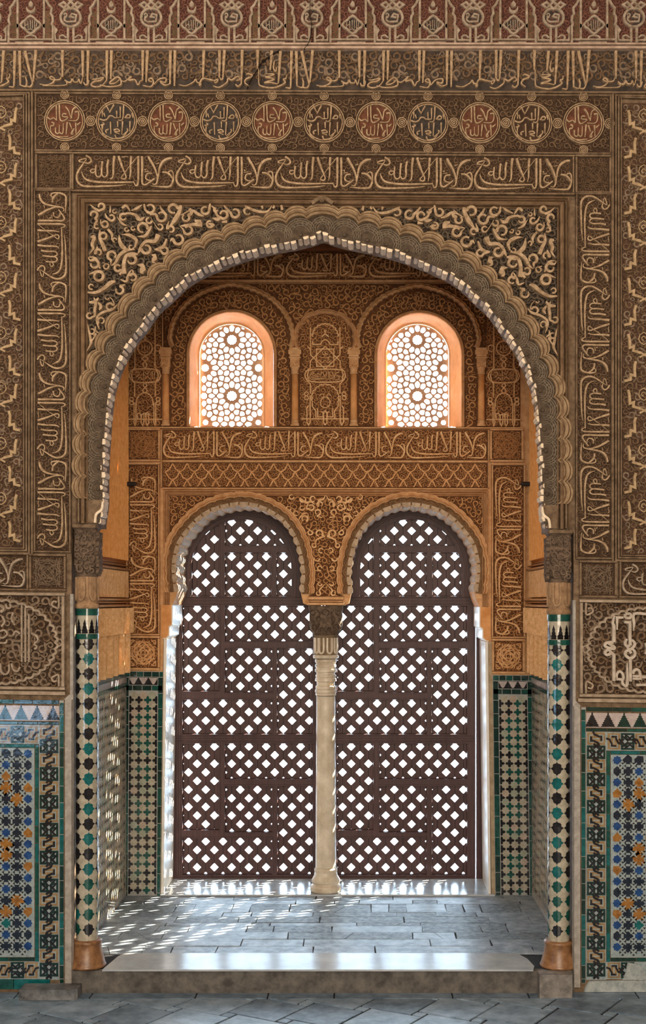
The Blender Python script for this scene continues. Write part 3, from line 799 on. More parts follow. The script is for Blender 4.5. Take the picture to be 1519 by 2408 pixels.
# ------------------------------------------------------------------ sebka panels at the edges of the photo
R1 = [(24, 0), (27, 11), (26, 34), (36, 31), (37, 43), (51, 46)]
R2 = [(42, 0), (39, 11), (38, 32), (29, 29), (30, 39), (12, 44)]
for sd in ('left', 'right'):
    mirr = (lambda x: x) if sd == 'left' else (lambda x: MX - x)
    o = thing('rib_lattice', f'tall stucco panel of stepped interlacing ribs over foliage at the {sd} edge of the wall', 'carved panel', FF(mirr(0), 1296))
    mb = MB(); xs = sorted((mirr(-130), mirr(56)))
    bar(mb, FF, xs[0], 240, xs[1], 1296, 0, .004, 0, 0, 12)
    scrolls(mb, FF, (xs[0], 242, xs[1], 1294), inrect(xs[0], 241, xs[1], 1295), 9, 2.8, .004, .011, 41, mm=[1, 1, 2], tries=2.2, wf=.6)
    build(mb, 'ground', [mat('lattice_ground_' + sd, (0.05, 0.026, 0.016), (0.11, 0.056, 0.034), scale=30), FIL, FILG], o)
    mb = MB()
    for k in range(-3, 7):
        for R, oy in ((R1, 584.6), (R2, 521.0)):
            y0 = oy + 130.2 * k - (260 if False else 0)
            for mx in (lambda x: x, lambda x: 8 - x):
                P = [(mirr(mx(x)), y0 + y) for x, y in R]
                if P[0][1] < 238 or P[-1][1] > 1296: continue
                stroke(mb, FF, P, .004, .024, w=6.8, straight=True, prof='sharp')
        y0 = 569 + 130.2 * k
        if 250 < y0 < 1285:
            for sg in (-1, 1): stroke(mb, FF, [(mirr(4 - sg * 11), y0 + 6), (mirr(4 + sg * 11), y0 - 6)], .004, .022, w=6, straight=True)
        for cx_, cy_ in ((5, 530 + 130.2 * k), (62, 592 + 130.2 * k)):
            if 262 < cy_ < 1270 and cx_ < 50:
                stroke(mb, FF, [(mirr(cx_ + a), cy_ + b) for a, b in ((0, -14), (9, -8), (12, 2), (8, 10), (0, 15), (-8, 10), (-12, 2), (-9, -8))], .004, .017, w=2.6, closed=True, straight=True)
                stroke(mb, FF, scr(mirr(cx_), cy_, 5, 90, 280, 3), .004, .015, n=1)
    build(mb, 'ribs', mat('rib_' + sd, (0.30, 0.205, 0.112), (0.52, 0.38, 0.225), scale=40), o)
    mb = MB()
    for a, b, h in ((56, 59.5, .018), (61, 66, .014), (68, 73, .018), (75, 81, .024)):
        P = [(mirr(-130), 1298 + (b - 56) * .0 + (a - 56)), (mirr((a + b) / 2), 1298 + (a - 56)), (mirr((a + b) / 2), 222 + (81 - b) * .3), ]
        if a < 75: P.append((mirr(-130), 222 + (81 - b) * .6))
        else: P = P[1:]; P[0] = (P[0][0], 1312)
        stroke(mb, FF, P, 0, h, w=b - a, straight=True, prof='flat')
    build(mb, 'moulding', FRM, o)
# ================================================================== the great arch
CUSPL = [(206, 1180), (206, 1128), (207, 1078), (208, 1029), (211, 980), (217, 931), (230, 884), (249, 839), (271, 795), (298.5, 752), (330, 710), (364, 673),
         (399.5, 643), (440, 612), (481.5, 590), (528.7, 572), (577.5, 555), (625.5, 540), (674, 529), (722, 518)]
CUSP = CUSPL + [(MX - x, y) for x, y in reversed(CUSPL)]
LB = lobed(CUSP, 12.5, 8, AC)
o = thing('great_arch', 'great pointed arch edged with scalloped moulding, grey lace band and ragged cream fringe', 'arch', FF(758, 1240))
mb = MB()
loft(mb, FF, LB, [(-1.5, .004), (-1, .030), (2, .036), (4.5, .030), (5.5, .022), (7, .034), (11, .044), (14, .042), (15.5, .026), (17, .036), (20, .040), (22.5, .034), (23, .0)])
build(mb, 'scalloped_moulding', mat('arch_moulding', (0.23, 0.148, 0.08), (0.43, 0.305, 0.182), scale=30, bump=.4, bscale=220), o)
inn = resample(INNERS, len(LB) - 1)
INO = offset(inn, 0, AC)
mb = MB(); vs = []
for a, b in zip(LB, INO): vs += [FF(a[0], a[1], .004), FF(b[0] + b[2] * 1.0, b[1] + b[3] * 1.0, .010)]
mb.add(vs, [(2 * i, 2 * i + 1, 2 * i + 3, 2 * i + 2) for i in range(len(LB) - 1)], 0)


def inner_at(s): return INO[max(0, min(len(INO) - 1, int(s * (len(INO) - 1))))]


NC = len(CUSP)
for i in range(NC - 1):            # net of overlapping arcs in each scallop
    a, b = CUSP[i], CUSP[i + 1]
    mx, my = (a[0] + b[0]) / 2, (a[1] + b[1]) / 2
    # nearest point of the arch's lower edge
    q = min(INO, key=lambda p: (p[0] - mx) ** 2 + (p[1] - my) ** 2)
    dx, dy = q[0] - mx, q[1] - my; L = math.hypot(dx, dy); dx /= L; dy /= L
    c = (mx + dx * (L - 12), my + dy * (L - 12)); ca = math.degrees(math.atan2(-dy, -dx))
    R0 = L - 12 + 11
    for r in (R0 - 4, R0 - 9, R0 - 14, R0 - 20):
        if r < 5: continue
        w = 1.8; span = 96 if r > R0 - 10 else 104
        P = [(c[0] + r * math.cos(math.radians(ca + t)), c[1] + r * math.sin(math.radians(ca + t))) for t in [span * (k / 9 - 1) for k in range(19)]]
        P = [p for p in P if (p[0] - q[0]) * dx + (p[1] - q[1]) * dy < -8]
        if len(P) > 2: stroke(mb, FF, P, .005, .013, w=w, straight=True, m=1, prof='v')
    for k, (t, r) in enumerate(((0, R0 - 6.5), (0, R0 - 13), (48, R0 - 11), (-48, R0 - 11), (26, R0 - 15), (-26, R0 - 15))):
        x, y = c[0] + r * math.cos(math.radians(ca + t)), c[1] + r * math.sin(math.radians(ca + t))
        if k == 0: stroke(mb, FF, ring(x, y, 4, 10), .005, .013, w=1.7, closed=True, straight=True, m=1, prof='v')
        else:
            ux, uy = math.cos(math.radians(ca + t)), math.sin(math.radians(ca + t))
            stroke(mb, FF, [(x + ux * 4 - uy * 2, y + uy * 4 + ux * 2), (x - uy * -2, y + ux * -2), (x - ux * 2 - uy * 3, y - uy * 2 + ux * 3), (x - ux * 6, y - uy * 6)], .005, .013, w=1.7, straight=True, m=1, prof='v')
    t = (c[0] + dx * 1, c[1] + dy * 1)
    poly(mb, FF, ring(t[0], t[1], 6.5, 12), .005, .016, 0, .4)
build(mb, 'lace_band', [LACE, LACL], o)
# fringe of small stalactite blocks, reaching back into the thickness of the arch
mb = MB(); rg = random.Random(4)
Ltot = sum(math.hypot(b[0] - a[0], b[1] - a[1]) for a, b in zip(INNERS, INNERS[1:]))
nb = int(Ltot / 15.5); PT = offset(resample(INNERS, nb * 6), 0, AC)
for k in range(nb):
    seg = PT[k * 6:k * 6 + 7]; big = k % 3
    o1 = (4, 3, 6)[big] + rg.uniform(-1, 1); i1 = (2.0, 4.5, -1.5)[big] + rg.uniform(-1, 1.2)
    sub = seg[1:6] if big == 2 else [seg[0]] + seg[1:6] + [seg[5]]
    prof_ = [0, .75, 1, .8, .25, .55, 0] if big != 2 else [0, .8, 1, .8, 0]
    inn_ = [(p[0] - p[2] * (i1 + 3 * q_ - 2), p[1] - p[3] * (i1 + 3 * q_ - 2)) for p, q_ in zip(sub, prof_)]
    out_ = [(p[0] + p[2] * o1, p[1] + p[3] * o1) for p in reversed(sub)]
    P = inn_ + out_; N = len(P)
    d0 = .006 + rg.uniform(0, .006); d1 = -.10
    mb.add([FF(x, y, d1) for x, y in P] + [FF(x, y, d0) for x, y in P],
           [(i, (i + 1) % N, N + (i + 1) % N, N + i) for i in range(N)] + [tuple(range(N, 2 * N)), tuple(range(N))], 0)
build(mb, 'fringe', CREAM, o)
for mr in (lambda x: x, lambda x: MX - x):       # corbelled foot of the arch on each impost
    mb = MB()
    holed(mb, FF, [[(mr(x), y) for x, y in ((206, 1182), (243, 1182), (240, 1205), (226, 1218), (226, 1236), (206, 1236))]], -.10, .012)
    stroke(mb, FF, [(mr(243), 1186, 6), (mr(240), 1205, 8), (mr(228), 1216, 8), (mr(225), 1236, 7)], -.09, .016, m=1)
    for x in (188, 199): bar(mb, FF, min(mr(x - 4), mr(x + 4)), 1176, max(mr(x - 4), mr(x + 4)), 1238, 0, .034, 0, 2)
    build(mb, 'foot', [FRM, CREAM], o)

o = thing('rectangular_surround', 'plain ribbed rectangular moulding framing the great arch and its spandrels', 'moulding', FF(760, 1240))
mb = MB()
for off, w, h in ((-12, 5, .016), (-4.5, 5, .026), (5, 12, .040), (14, 5, .022)):
    x, y = 192 + off, 474 + off
    stroke(mb, FF, [(x, 1238), (x, y), (MX - x, y), (MX - x, 1238)], -.001, h, w=w, straight=True, prof='round')
build(mb, 'moulding', mat('frame_moulding', (0.16, 0.098, 0.052), (0.32, 0.208, 0.12), scale=18, bump=.4, bscale=200), o)
mb = MB()
stroke(mb, FF, [(734, 486), (745, 478), (758, 474), (772, 478), (783, 486)], .03, .055, w=12); poly(mb, FF, ring(758, 478, 9, 14), .03, .062, 0, .3)
for a in range(6): stroke(mb, FF, [(758, 478), (758 + 7 * math.cos(a), 478 + 7 * math.sin(a))], .055, .066, w=2.5, straight=True)
build(mb, 'boss', FRM, o)

# ------------------------------------------------------------------ spandrels
Z7 = lambda x, y: (205 + x * .1975, 480 + y * .1975)
Z8 = lambda x, y: (205 + x * .1317, 640 + y * .1317)
Z9 = lambda x, y: (490 + x * .1843, 470 + y * .1843)
SP7 = [scr(185, 72, 38, 100, -300, 36, [(48, 45, 4), (105, 95, 30), (160, 122, 34)]), scr(97, 170, 42, 80, -290, 36, [(95, 330, 8), (110, 280, 30), (135, 235, 34)]),
       scr(308, 205, 36, 140, -280, 32, [(228, 150, 8), (250, 200, 28)]), scr(445, 197, 40, -60, -290, 34, [(700, 190, 6), (640, 230, 60), (590, 170, 40), (500, 150, 30)]),
       scr(228, 282, 38, 120, -290, 32, [(180, 222, 6), (180, 270, 24)]), scr(675, 325, 60, 20, -300, 38, [(615, 425, 6), (700, 420, 40), (745, 365, 36), (785, 300, 10), (740, 330, 20)]),
       scr(765, 95, 52, 150, -290, 36, [(690, 40, 24), (705, 110, 34)]), scr(900, 188, 58, 190, -330, 36, [(760, 165, 20), (820, 160, 32)]),
       scr(1035, 98, 56, 0, -300, 40, [(1000, 300, 20), (1060, 220, 60), (1100, 150, 56), (1135, 55, 30)]), scr(1415, 112, 46, 10, 290, 34, [(1475, 30, 24), (1465, 90, 34)]),
       scr(1212, 345, 52, 150, -290, 36, [(1380, 280, 60), (1290, 275, 46), (1180, 290, 34), (1118, 300, 8), (1150, 330, 20)]), scr(1098, 455, 60, 170, -300, 40, [(1000, 480, 10), (1030, 440, 40)]),
       scr(210, 425, 42, -160, 300, 34, [(230, 600, 50), (200, 520, 50), (165, 440, 40), (170, 350, 12)]), scr(310, 655, 52, 100, 300, 38, [(580, 578, 10), (480, 590, 44), (400, 650, 44), (350, 740, 34), (300, 770, 8)]),
       [(395, 405, 8), (405, 490, 46), (440, 550, 60), (500, 590, 30)], [(428, 402, 6), (520, 410, 44), (600, 470, 44), (580, 560, 14)], scr(540, 555, 28, 0, 300, 20),
       scr(718, 575, 54, -170, -300, 40, [(860, 400, 70), (820, 480, 50), (720, 480, 44), (655, 545, 38), (620, 630, 10)]), scr(545, 705, 54, -130, 300, 40, [(460, 870, 60), (450, 760, 50), (480, 660, 46), (560, 630, 40), (620, 640, 8)]),
       scr(935, 590, 42, 170, -300, 36, [(960, 450, 20), (920, 540, 40), (860, 570, 36), (815, 580, 8)]), scr(105, 757, 52, -120, 310, 38, [(170, 810, 20), (120, 690, 34), (35, 680, 8), (60, 720, 30)]),
       scr(152, 900, 58, -70, 320, 40, [(35, 880, 6), (110, 850, 36)]), scr(560, 912, 42, 200, 300, 34, [(410, 935, 8), (480, 960, 36), (500, 890, 30), (545, 820, 14), (560, 860, 30)]),
       scr(150, 620, 40, 150, 290, 34, [(140, 550, 20), (125, 600, 34)]), [(60, 440, 30), (110, 430, 50), (75, 520, 44), (90, 570, 34), (45, 640, 8)], [(260, 340, 30), (310, 400, 38), (305, 470, 8)],
       scr(880, 310, 34, 100, -250, 26, [(770, 200, 6), (840, 310, 12)]), scr(1185, 200, 44, -60, 300, 34, [(1230, 90, 40), (1260, 150, 50)]), [(1130, 170, 8), (1250, 110, 30), (1340, 160, 40), (1400, 180, 10)],
       [(430, 90, 30), (480, 60, 40), (530, 130, 8)], [(540, 120, 8), (610, 90, 36), (670, 50, 8)], scr(1010, 340, 40, 180, 300, 34, [(985, 240, 10), (965, 310, 30)]), scr(240, 785, 30, 0, 280, 22, [(200, 740, 10), (270, 760, 16)]),
       [(780, 640, 10), (830, 660, 70), (790, 720, 40), (830, 740, 6)], [(610, 760, 8), (690, 780, 80), (650, 850, 50), (690, 860, 6)], scr(380, 800, 40, 40, 290, 34, [(400, 880, 30), (440, 830, 36)]),
       scr(340, 130, 22, 0, 300, 18), [(290, 60, 6), (290, 130, 24), (280, 150, 4)], scr(485, 345, 24, 0, 300, 22), scr(345, 470, 24, 90, 280, 22), scr(130, 310, 26, 30, 300, 22), scr(750, 235, 34, 0, 280, 30), [(880, 60, 8), (905, 110, 34), (970, 170, 10)],
       [(1290, 230, 30), (1370, 250, 60), (1310, 290, 30)], scr(1470, 270, 40, 0, 300, 34), [(370, 190, 6), (430, 270, 34), (490, 300, 8)], scr(560, 330, 22, 0, 300, 20)]
SP8 = [[(35, 425, 30), (180, 425, 60), (330, 345, 70), (440, 250, 84), (530, 225, 30)], scr(100, 325, 46, 60, 290, 34), scr(600, 385, 72, -90, 300, 50, [(700, 280, 20), (650, 300, 50)]),
       scr(430, 680, 62, -30, -300, 42, [(420, 500, 8), (480, 560, 20), (510, 650, 20)]), scr(70, 842, 52, 20, 290, 44, [(150, 520, 20), (180, 620, 60), (160, 740, 54), (160, 850, 50)]),
       scr(278, 930, 56, 150, 300, 40, [(560, 640, 10), (480, 720, 46), (330, 770, 48), (215, 850, 46), (205, 960, 46), (245, 1085, 10), (215, 1000, 30)]), scr(112, 1120, 52, 170, -280, 36, [(20, 1480, 8), (95, 1330, 54), (80, 1220, 52), (40, 1000, 10), (50, 1070, 24)]),
       [(60, 600, 40), (160, 590, 70), (230, 520, 30)], [(220, 600, 30), (270, 670, 70), (240, 740, 20)], [(180, 1020, 8), (170, 1100, 40), (230, 1150, 20)], scr(380, 520, 30, 0, 200, 26), [(130, 1180, 50), (190, 1160, 50), (110, 1290, 20)]]
SP9 = [scr(205, 225, 52, 120, -300, 40, [(40, 110, 6), (90, 150, 30), (120, 230, 34)]), scr(352, 205, 56, 180, -310, 40, [(210, 110, 20), (260, 170, 36)]), scr(508, 182, 46, -30, -300, 34, [(820, 105, 8), (760, 180, 30), (660, 185, 40), (570, 160, 40), (470, 110, 24)]),
       [(690, 110, 40), (700, 150, 10)], [(840, 100, 10), (845, 135, 34), (820, 125, 10)], [(935, 100, 30), (950, 160, 40)], [(60, 270, 8), (130, 280, 60), (180, 250, 20)], [(10, 340, 20), (60, 350, 46), (95, 360, 8)], [(180, 320, 20), (250, 310, 44)], scr(100, 165, 26, 0, 300, 22)]
EXT = [(x + nx * 24, y + ny * 24) for x, y, nx, ny in LB]
for sd in ('left', 'right'):
    mr = (lambda x: x) if sd == 'left' else (lambda x: MX - x)
    half = [p for p in EXT if p[0] < 742 and p[1] > 487]
    half = [p for p in half if p[0] > 208.5]
    P = [(208, 488), (208, half[0][1])] + half + [(half[-1][0], 488)]
    P = [(mr(x), y) for x, y in P]
    o = thing('arch_spandrel', f'deeply carved scroll spandrel on dark ground above the {sd} side of the great arch', 'spandrel', FF(mr(208), half[0][1]))
    mb = MB(); holed(mb, FF, [P], -.0012, .002, back=False)
    xs = sorted((mr(208), mr(745)))

    def isp(x, y, r):
        return all(inpoly(x + r * a, y + r * b, P) for a, b in ((1, 0), (-1, 0), (0, 1), (0, -1)))
    scrolls(mb, FF, (xs[0], 488, xs[1], 860), isp, 9, 2.5, .002, .015, 51, m=1, tries=3.2, wf=.66)
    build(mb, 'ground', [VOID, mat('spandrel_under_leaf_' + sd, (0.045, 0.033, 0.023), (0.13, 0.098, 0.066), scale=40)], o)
    mb = MB()
    for L, Z, q in ((SP7, Z7, .1975), (SP8, Z8, .1317), (SP9, Z9, .1843)):
        for st in L:
            pts = []
            for p in st:
                x, y = Z(p[0], p[1]); pts.append((mr(x), y, p[2] * q * 1.2))
            if len(pts) == 11: pts = pts[:]
            stroke(mb, FF, pts, .004, .034, n=3, prof='flat')
    build(mb, 'scrollwork', LET, o)

# ------------------------------------------------------------------ tiled columns beside the opening
DSH = [(0, -17.3), (2.0, -13.2), (7.2, -12.0), (10.2, -9.0), (10.0, -4.0), (15.8, 0), (10.2, 4.0), (9.0, 8.5), (6.4, 11.5), (2.2, 13.0), (0, 17.3)]
DSH = DSH + [(-x, y) for x, y in reversed(DSH[1:-1])]
for sd, cx, yo, ph in (('left', 199, 0, 9.0), ('right', 1318, 0, -8.0)):
    o = thing('tiled_column', f'slender engaged column of cream, black and teal tiles at the {sd} side of the opening', 'column', FF(cx, 2277))
    k0 = 1.0; cyd = .055; R = 25.5
    X0 = XC + (cx - CX) * S
    fz = lambda py: FF(cx, py)[2]
    CY_ = CYL(cx, cyd, R, 0.0, SKF)
    mb = MB()
    lathe(mb, X0, cyd, [(R * S, fz(2226)), (R * S, fz(1438))], 48)
    rg = random.Random(3)
    for c in range(5):
        px = cx + ph + c * R * 2 * PI / 5
        row = 0; py = 1522
        while py < 2205:
            m = 1 if (row % 2 == 0 or c in (1, 4)) else 2
            if py > 2080: m = rg.choice((1, 3, 2, 3)) if c % 2 == 0 else 3
            sc_ = 1.0 if py < 2060 else rg.uniform(.8, 1.05)
            for u in range(-16, 16, 4):          # sliced so that each tile bends round the shaft
                Q = cliprect([(x * sc_, y * sc_) for x, y in DSH], u, -30, u + 4, 30)
                if len(Q) > 2: mb.add([CY_(px + x, py + y, .0016) for x, y in Q], [tuple(range(len(Q)))], m)
            py += 35.1; row += 1
    for i in range(14):            # crest of stepped pyramids
        px = cx + i * R * 2 * PI / 10
        poly(mb, CY_, [(px + x, 1497 + y) for x, y in ((-7, 0), (-6, -6), (-7.5, -7), (-4, -13), (-5.5, -14), (-2.5, -21), (-4, -22), (0, -34), (4, -22), (2.5, -21), (5.5, -14), (4, -13), (7.5, -7), (6, -6), (7, 0))], 0, .002, 1)
    build(mb, 'shaft', [T_CRM, T_BLK, T_TEAL, T_GRN], o)
    mb = MB()
    for a, b in ((1438, 1454), (1498, 1510)):
        lathe(mb, X0, cyd, [(R * S + .0035, fz(b)), (R * S + .0035, fz(a))], 48)
    build(mb, 'green_ring', T_GRN, o, smooth=False)
    mb = MB()
    lathe(mb, X0, cyd, [(r * S, fz(y)) for r, y in ((45, 2278), (45.5, 2274), (43, 2271), (42.5, 2268), (39, 2256), (36, 2244), (34, 2232), (33.5, 2226), (35, 2223), (35.5, 2219), (33, 2216), (27, 2215))], 48)
    build(mb, 'base', AMBER, o, smooth=True)
    mb = MB()                      # lower drum of the capital with looped flutes
    lathe(mb, X0, cyd, [(r * S, fz(y)) for r, y in ((26, 1440), (29, 1436), (29.5, 1430), (27.5, 1427), (25, 1425), (24.5, 1415), (25.5, 1362))], 48)
    CC = CYL(cx, cyd, 25.2, 0.0, SKF)
    for i in range(6):
        px = cx - 8 + i * 26.4
        stroke(mb, CC, [(px - 7, 1364), (px - 7.5, 1400), (px - 5, 1414), (px, 1418), (px + 5, 1414), (px + 7.5, 1400), (px + 7, 1364)], 0, .007, w=5.5, n=3)
    build(mb, 'capital_drum', mat('drum_' + sd, (0.22, 0.13, 0.07), (0.42, 0.27, 0.15), scale=30, bump=.3, bscale=150), o)
    mb = MB()                      # carved dark block of the capital
    n_ = 12
    def sqr(r, z, p):
        row = []
        for i in range(40):
            a = 2 * PI * i / 40; c_, s_ = math.cos(a), math.sin(a)
            row.append((X0 + r * S * math.copysign(abs(c_) ** p, c_), cyd + r * S * math.copysign(abs(s_) ** p, s_), z))
        return row
    lv = [(25.5, 1363, 1.0), (27, 1352, .8), (28.5, 1330, .55), (28.5, 1305, .45), (28, 1284, .4), (27, 1282, .3), (26.5, 1280, .3), (26.5, 1253, .3), (29, 1250, .25), (30.5, 1246, .25), (30.5, 1236, .25), (30.5, 1234, .25)]
    vs = []
    for r, y, p in lv: vs += sqr(r, fz(y), p)
    mb.add(vs, [(j * 40 + i, j * 40 + (i + 1) % 40, (j + 1) * 40 + (i + 1) % 40, (j + 1) * 40 + i) for j in range(len(lv) - 1) for i in range(40)] + [tuple(range(440, 480))])
    fcap = lambda px, py, h=0: (XC + (px - CX) * S, cyd - 27.5 * S - h, fz(py))
    scrolls(mb, fcap, (cx - 26, 1284, cx + 26, 1358), inrect(cx - 26, 1284, cx + 26, 1358), 9, 3.5, -.004, .010, 5, tries=4, wf=.6)
    scrolls(mb, fcap, (cx - 25, 1254, cx + 25, 1279), inrect(cx - 25, 1254, cx + 25, 1279), 6, 2.5, -.004, .006, 6, tries=4, wf=.5)
    sg = 1 if sd == 'left' else -1
    fsd = lambda u, py, h=0: (X0 + sg * (27.5 * S + h), cyd - 26 * S + u * S, fz(py))
    scrolls(mb, fsd, (0, 1255, 50, 1358), inrect(0, 1255, 50, 1358), 8, 3, -.004, .010, 7, tries=4, wf=.6)
    build(mb, 'capital', DARKC, o)
    mb = MB()
    x0, x1 = (171, 228) if sd == 'left' else (1289, 1346)
    bar(mb, FF, x0, 1239.5, x1, 1249, -.10, .022, 0, 1); build(mb, 'impost', FRM, o)

# jamb posts and the narrow pale strip above them
for sd, xa, xb, xt0, xt1 in (('left', 153, 174, 166, 175), ('right', 1345, 1365, 1345, 1353)):
    mb = MB()
    fq = FF
    bar(mb, FF, xa, 1652, xb, 2318, 0.0, .030, 0, 3, 8)
    bar(mb, FF, xt0, 1404, xt1, 1640, 0.0, .022, 0, 1, 4)
    vs = [(xt0, 1640), (xt1, 1640), (xb, 1652), (xa, 1652)]
    poly(mb, FF, vs, 0, .024)
    ob = build(mb, 'jamb_post', POST, loc=FF(xa, 2318)); tag(ob, f'plain upright grey stone strip between the {sd} tiled column and the {sd} tile dado', 'jamb')

# ------------------------------------------------------------------ kufic panels above the dadoes
KU = [[(600, 955, 26), (572, 1075, 44), (590, 1130, 52), (590, 1385, 52)], [(585, 1385, 48), (470, 1395, 46), (450, 1450, 46), (560, 1490, 44), (610, 1470, 46), (500, 1400, 44)], [(560, 1465, 44), (450, 1540, 46), (480, 1590, 46), (545, 1560, 44)],
      [(515, 1515, 44), (590, 1590, 50), (592, 2005, 50)], [(640, 1185, 20), (640, 985, 46), (745, 985, 34)], [(775, 925, 44), (855, 925, 44), (855, 985, 44), (775, 985, 44), (775, 925, 44)], [(755, 1060, 34), (848, 1060, 46), (850, 1430, 50)],
      [(850, 1430, 46), (785, 1440, 40), (772, 1380, 46), (800, 1330, 30)], [(880, 1340, 34), (925, 1390, 46), (910, 1450, 44), (850, 1500, 44), (785, 1530, 44), (780, 1590, 46), (850, 1640, 46), (920, 1600, 46), (925, 1530, 44), (890, 1490, 34)], [(800, 1440, 42), (870, 1560, 44)],
      [(856, 1655, 48), (858, 2010, 48)], [(1130, 925, 44), (915, 925, 44), (915, 1080, 44), (905, 1195, 14)], [(640, 2000, 12), (640, 1890, 40), (690, 1850, 40), (735, 1900, 40), (735, 1975, 40), (625, 1975, 36)], [(805, 1715, 20), (805, 2050, 52), (760, 2075, 44), (725, 2030, 40), (735, 1960, 36)],
      [(890, 1920, 34), (1000, 1920, 40), (1000, 1845, 44), (950, 1815, 44), (905, 1850, 44), (905, 1890, 30)], [(890, 1965, 36), (1020, 1965, 36), (1020, 1900, 30)], [(1040, 1935, 50), (1130, 1935, 50)], [(950, 2065, 40), (1130, 2060, 40)], [(1100, 1390, 40), (1130, 1480, 46), (1100, 1570, 40)]]
ZK = lambda x, y: (1355 + x * .1454, 1300 + y * .1454)
for sd in ('left', 'right'):
    mr = (lambda x: x) if sd == 'right' else (lambda x: MX - x)
    o = thing('kufic_panel', ('worn stucco panel with a scalloped ring and three upright bars above the left tile dado' if sd == 'left' else 'stucco panel with pale knotted angular script inside a scalloped ring above the right tile dado'), 'carved panel', FF(mr(1440), 1630))
    xs = sorted((mr(1362), mr(1660)))
    mb = MB(); bar(mb, FF, xs[0], 1402, xs[1], 1630, 0, .004, 0, 0, 4)
    scrolls(mb, FF, (xs[0], 1408, xs[1], 1624), inrect(xs[0] + 6, 1408, xs[1], 1624), 11, 3, .004, .017, 61, mm=[1, 1, 2], tries=3.2, wf=.62)
    build(mb, 'ground', [GRD, FILG, FIL], o)
    mb = MB(); el = []
    nl = 42
    for i in range(nl):
        for t in range(4):
            a = 2 * PI * (i + t / 4) / nl
            b = 1 + .045 * math.sin(PI * t / 4)
            el.append((mr(1520 + 136 * b * math.cos(a)), 1519 + 96 * b * math.sin(a)))
    stroke(mb, FF, el, .004, .024, w=7, closed=True, straight=True)
    stroke(mb, FF, [(mr(1384), 1519), (mr(1376), 1527), (mr(1369), 1521), (mr(1371), 1512), (mr(1379), 1511), (mr(1385), 1517)], .004, .022, w=4)
    build(mb, 'scalloped_ring', LETG, o)
    mb = MB()
    if sd == 'right':
        for st in KU: stroke(mb, FF, [(*ZK(p[0], p[1]), p[2] * .165) for p in st], .004, .030, n=3, straight=len(st) < 4, prof='sharp')
        build(mb, 'lettering', mat('kufic_pale', (0.40, 0.335, 0.265), (0.60, 0.52, 0.43), scale=40, bump=.3, bscale=200), o)
    else:
        for x, a, b in ((54, 1428, 1566), (62.5, 1436, 1566), (71, 1452, 1566)): bar(mb, FF, x - 3, a, x + 3, b, .004, .026, 0, 1)
        for st in ([(76, 1488), (88, 1494), (92, 1504), (84, 1512)], [(50, 1490), (40, 1484), (34, 1494)], [(0, 1486), (14, 1482), (20, 1492), (10, 1500), (0, 1498)], [(0, 1512), (16, 1512), (20, 1504)], [(82, 1514), (90, 1520), (84, 1526)],
                   [(4, 1424, 9), (12, 1432, 9), (4, 1440, 9)], [(16, 1420), (20, 1430), (28, 1428), (26, 1420)], [(4, 1560), (6, 1580), (16, 1586), (24, 1578), (24, 1562)], [(30, 1560), (34, 1574), (44, 1578), (50, 1568)], [(8, 1450), (14, 1462), (6, 1474)], [(34, 1440), (30, 1456), (38, 1470)]):
            stroke(mb, FF, [(p[0], p[1] + 9, p[2] if len(p) > 2 else 6) for p in st], .004, .024, n=3)
        build(mb, 'lettering', LETG, o)
    mb = MB(); frame(mb, FF, xs[0] - 1, 1401, xs[1], 1631, 9, 0, .026, 0, 1.5, 4)
    for cy in (1410, 1622):
        sg = 1 if cy < 1500 else -1
        stroke(mb, FF, [(mr(1376), cy), (mr(1376), cy + sg * 26), (mr(1384), cy + sg * 26), (mr(1392), cy + sg * 20), (mr(1388), cy + sg * 12), (mr(1380), cy + sg * 14)], .004, .028, w=5.5, n=3)
    bar(mb, FF, xs[0] - 4, 1633, xs[1], 1643, 0, .020, 0, 1, 4)
    build(mb, 'border', FRML, o)

# ------------------------------------------------------------------ tile dadoes of the hall


def strip(mb, f, x0, y0, x1, y1, pitch, ms, rg, h=.003, joint=None, jh=.0015):
    """row of glazed bricks with pale joints"""
    v = (y1 - y0) > (x1 - x0); a = y0 if v else x0; e = y1 if v else x1
    while a < e - .5:
        b = min(e, a + pitch * rg.uniform(.75, 1.25)); m = rg.choice(ms)
        if v: bar(mb, f, x0, a + .5, x1, b - .5, 0, h, m, .4)
        else: bar(mb, f, a + .5, y0, b - .5, y1, 0, h, m, .4)
        a = b
    if joint is not None: bar(mb, f, x0, y0, x1, y1, 0, jh, joint, 0)


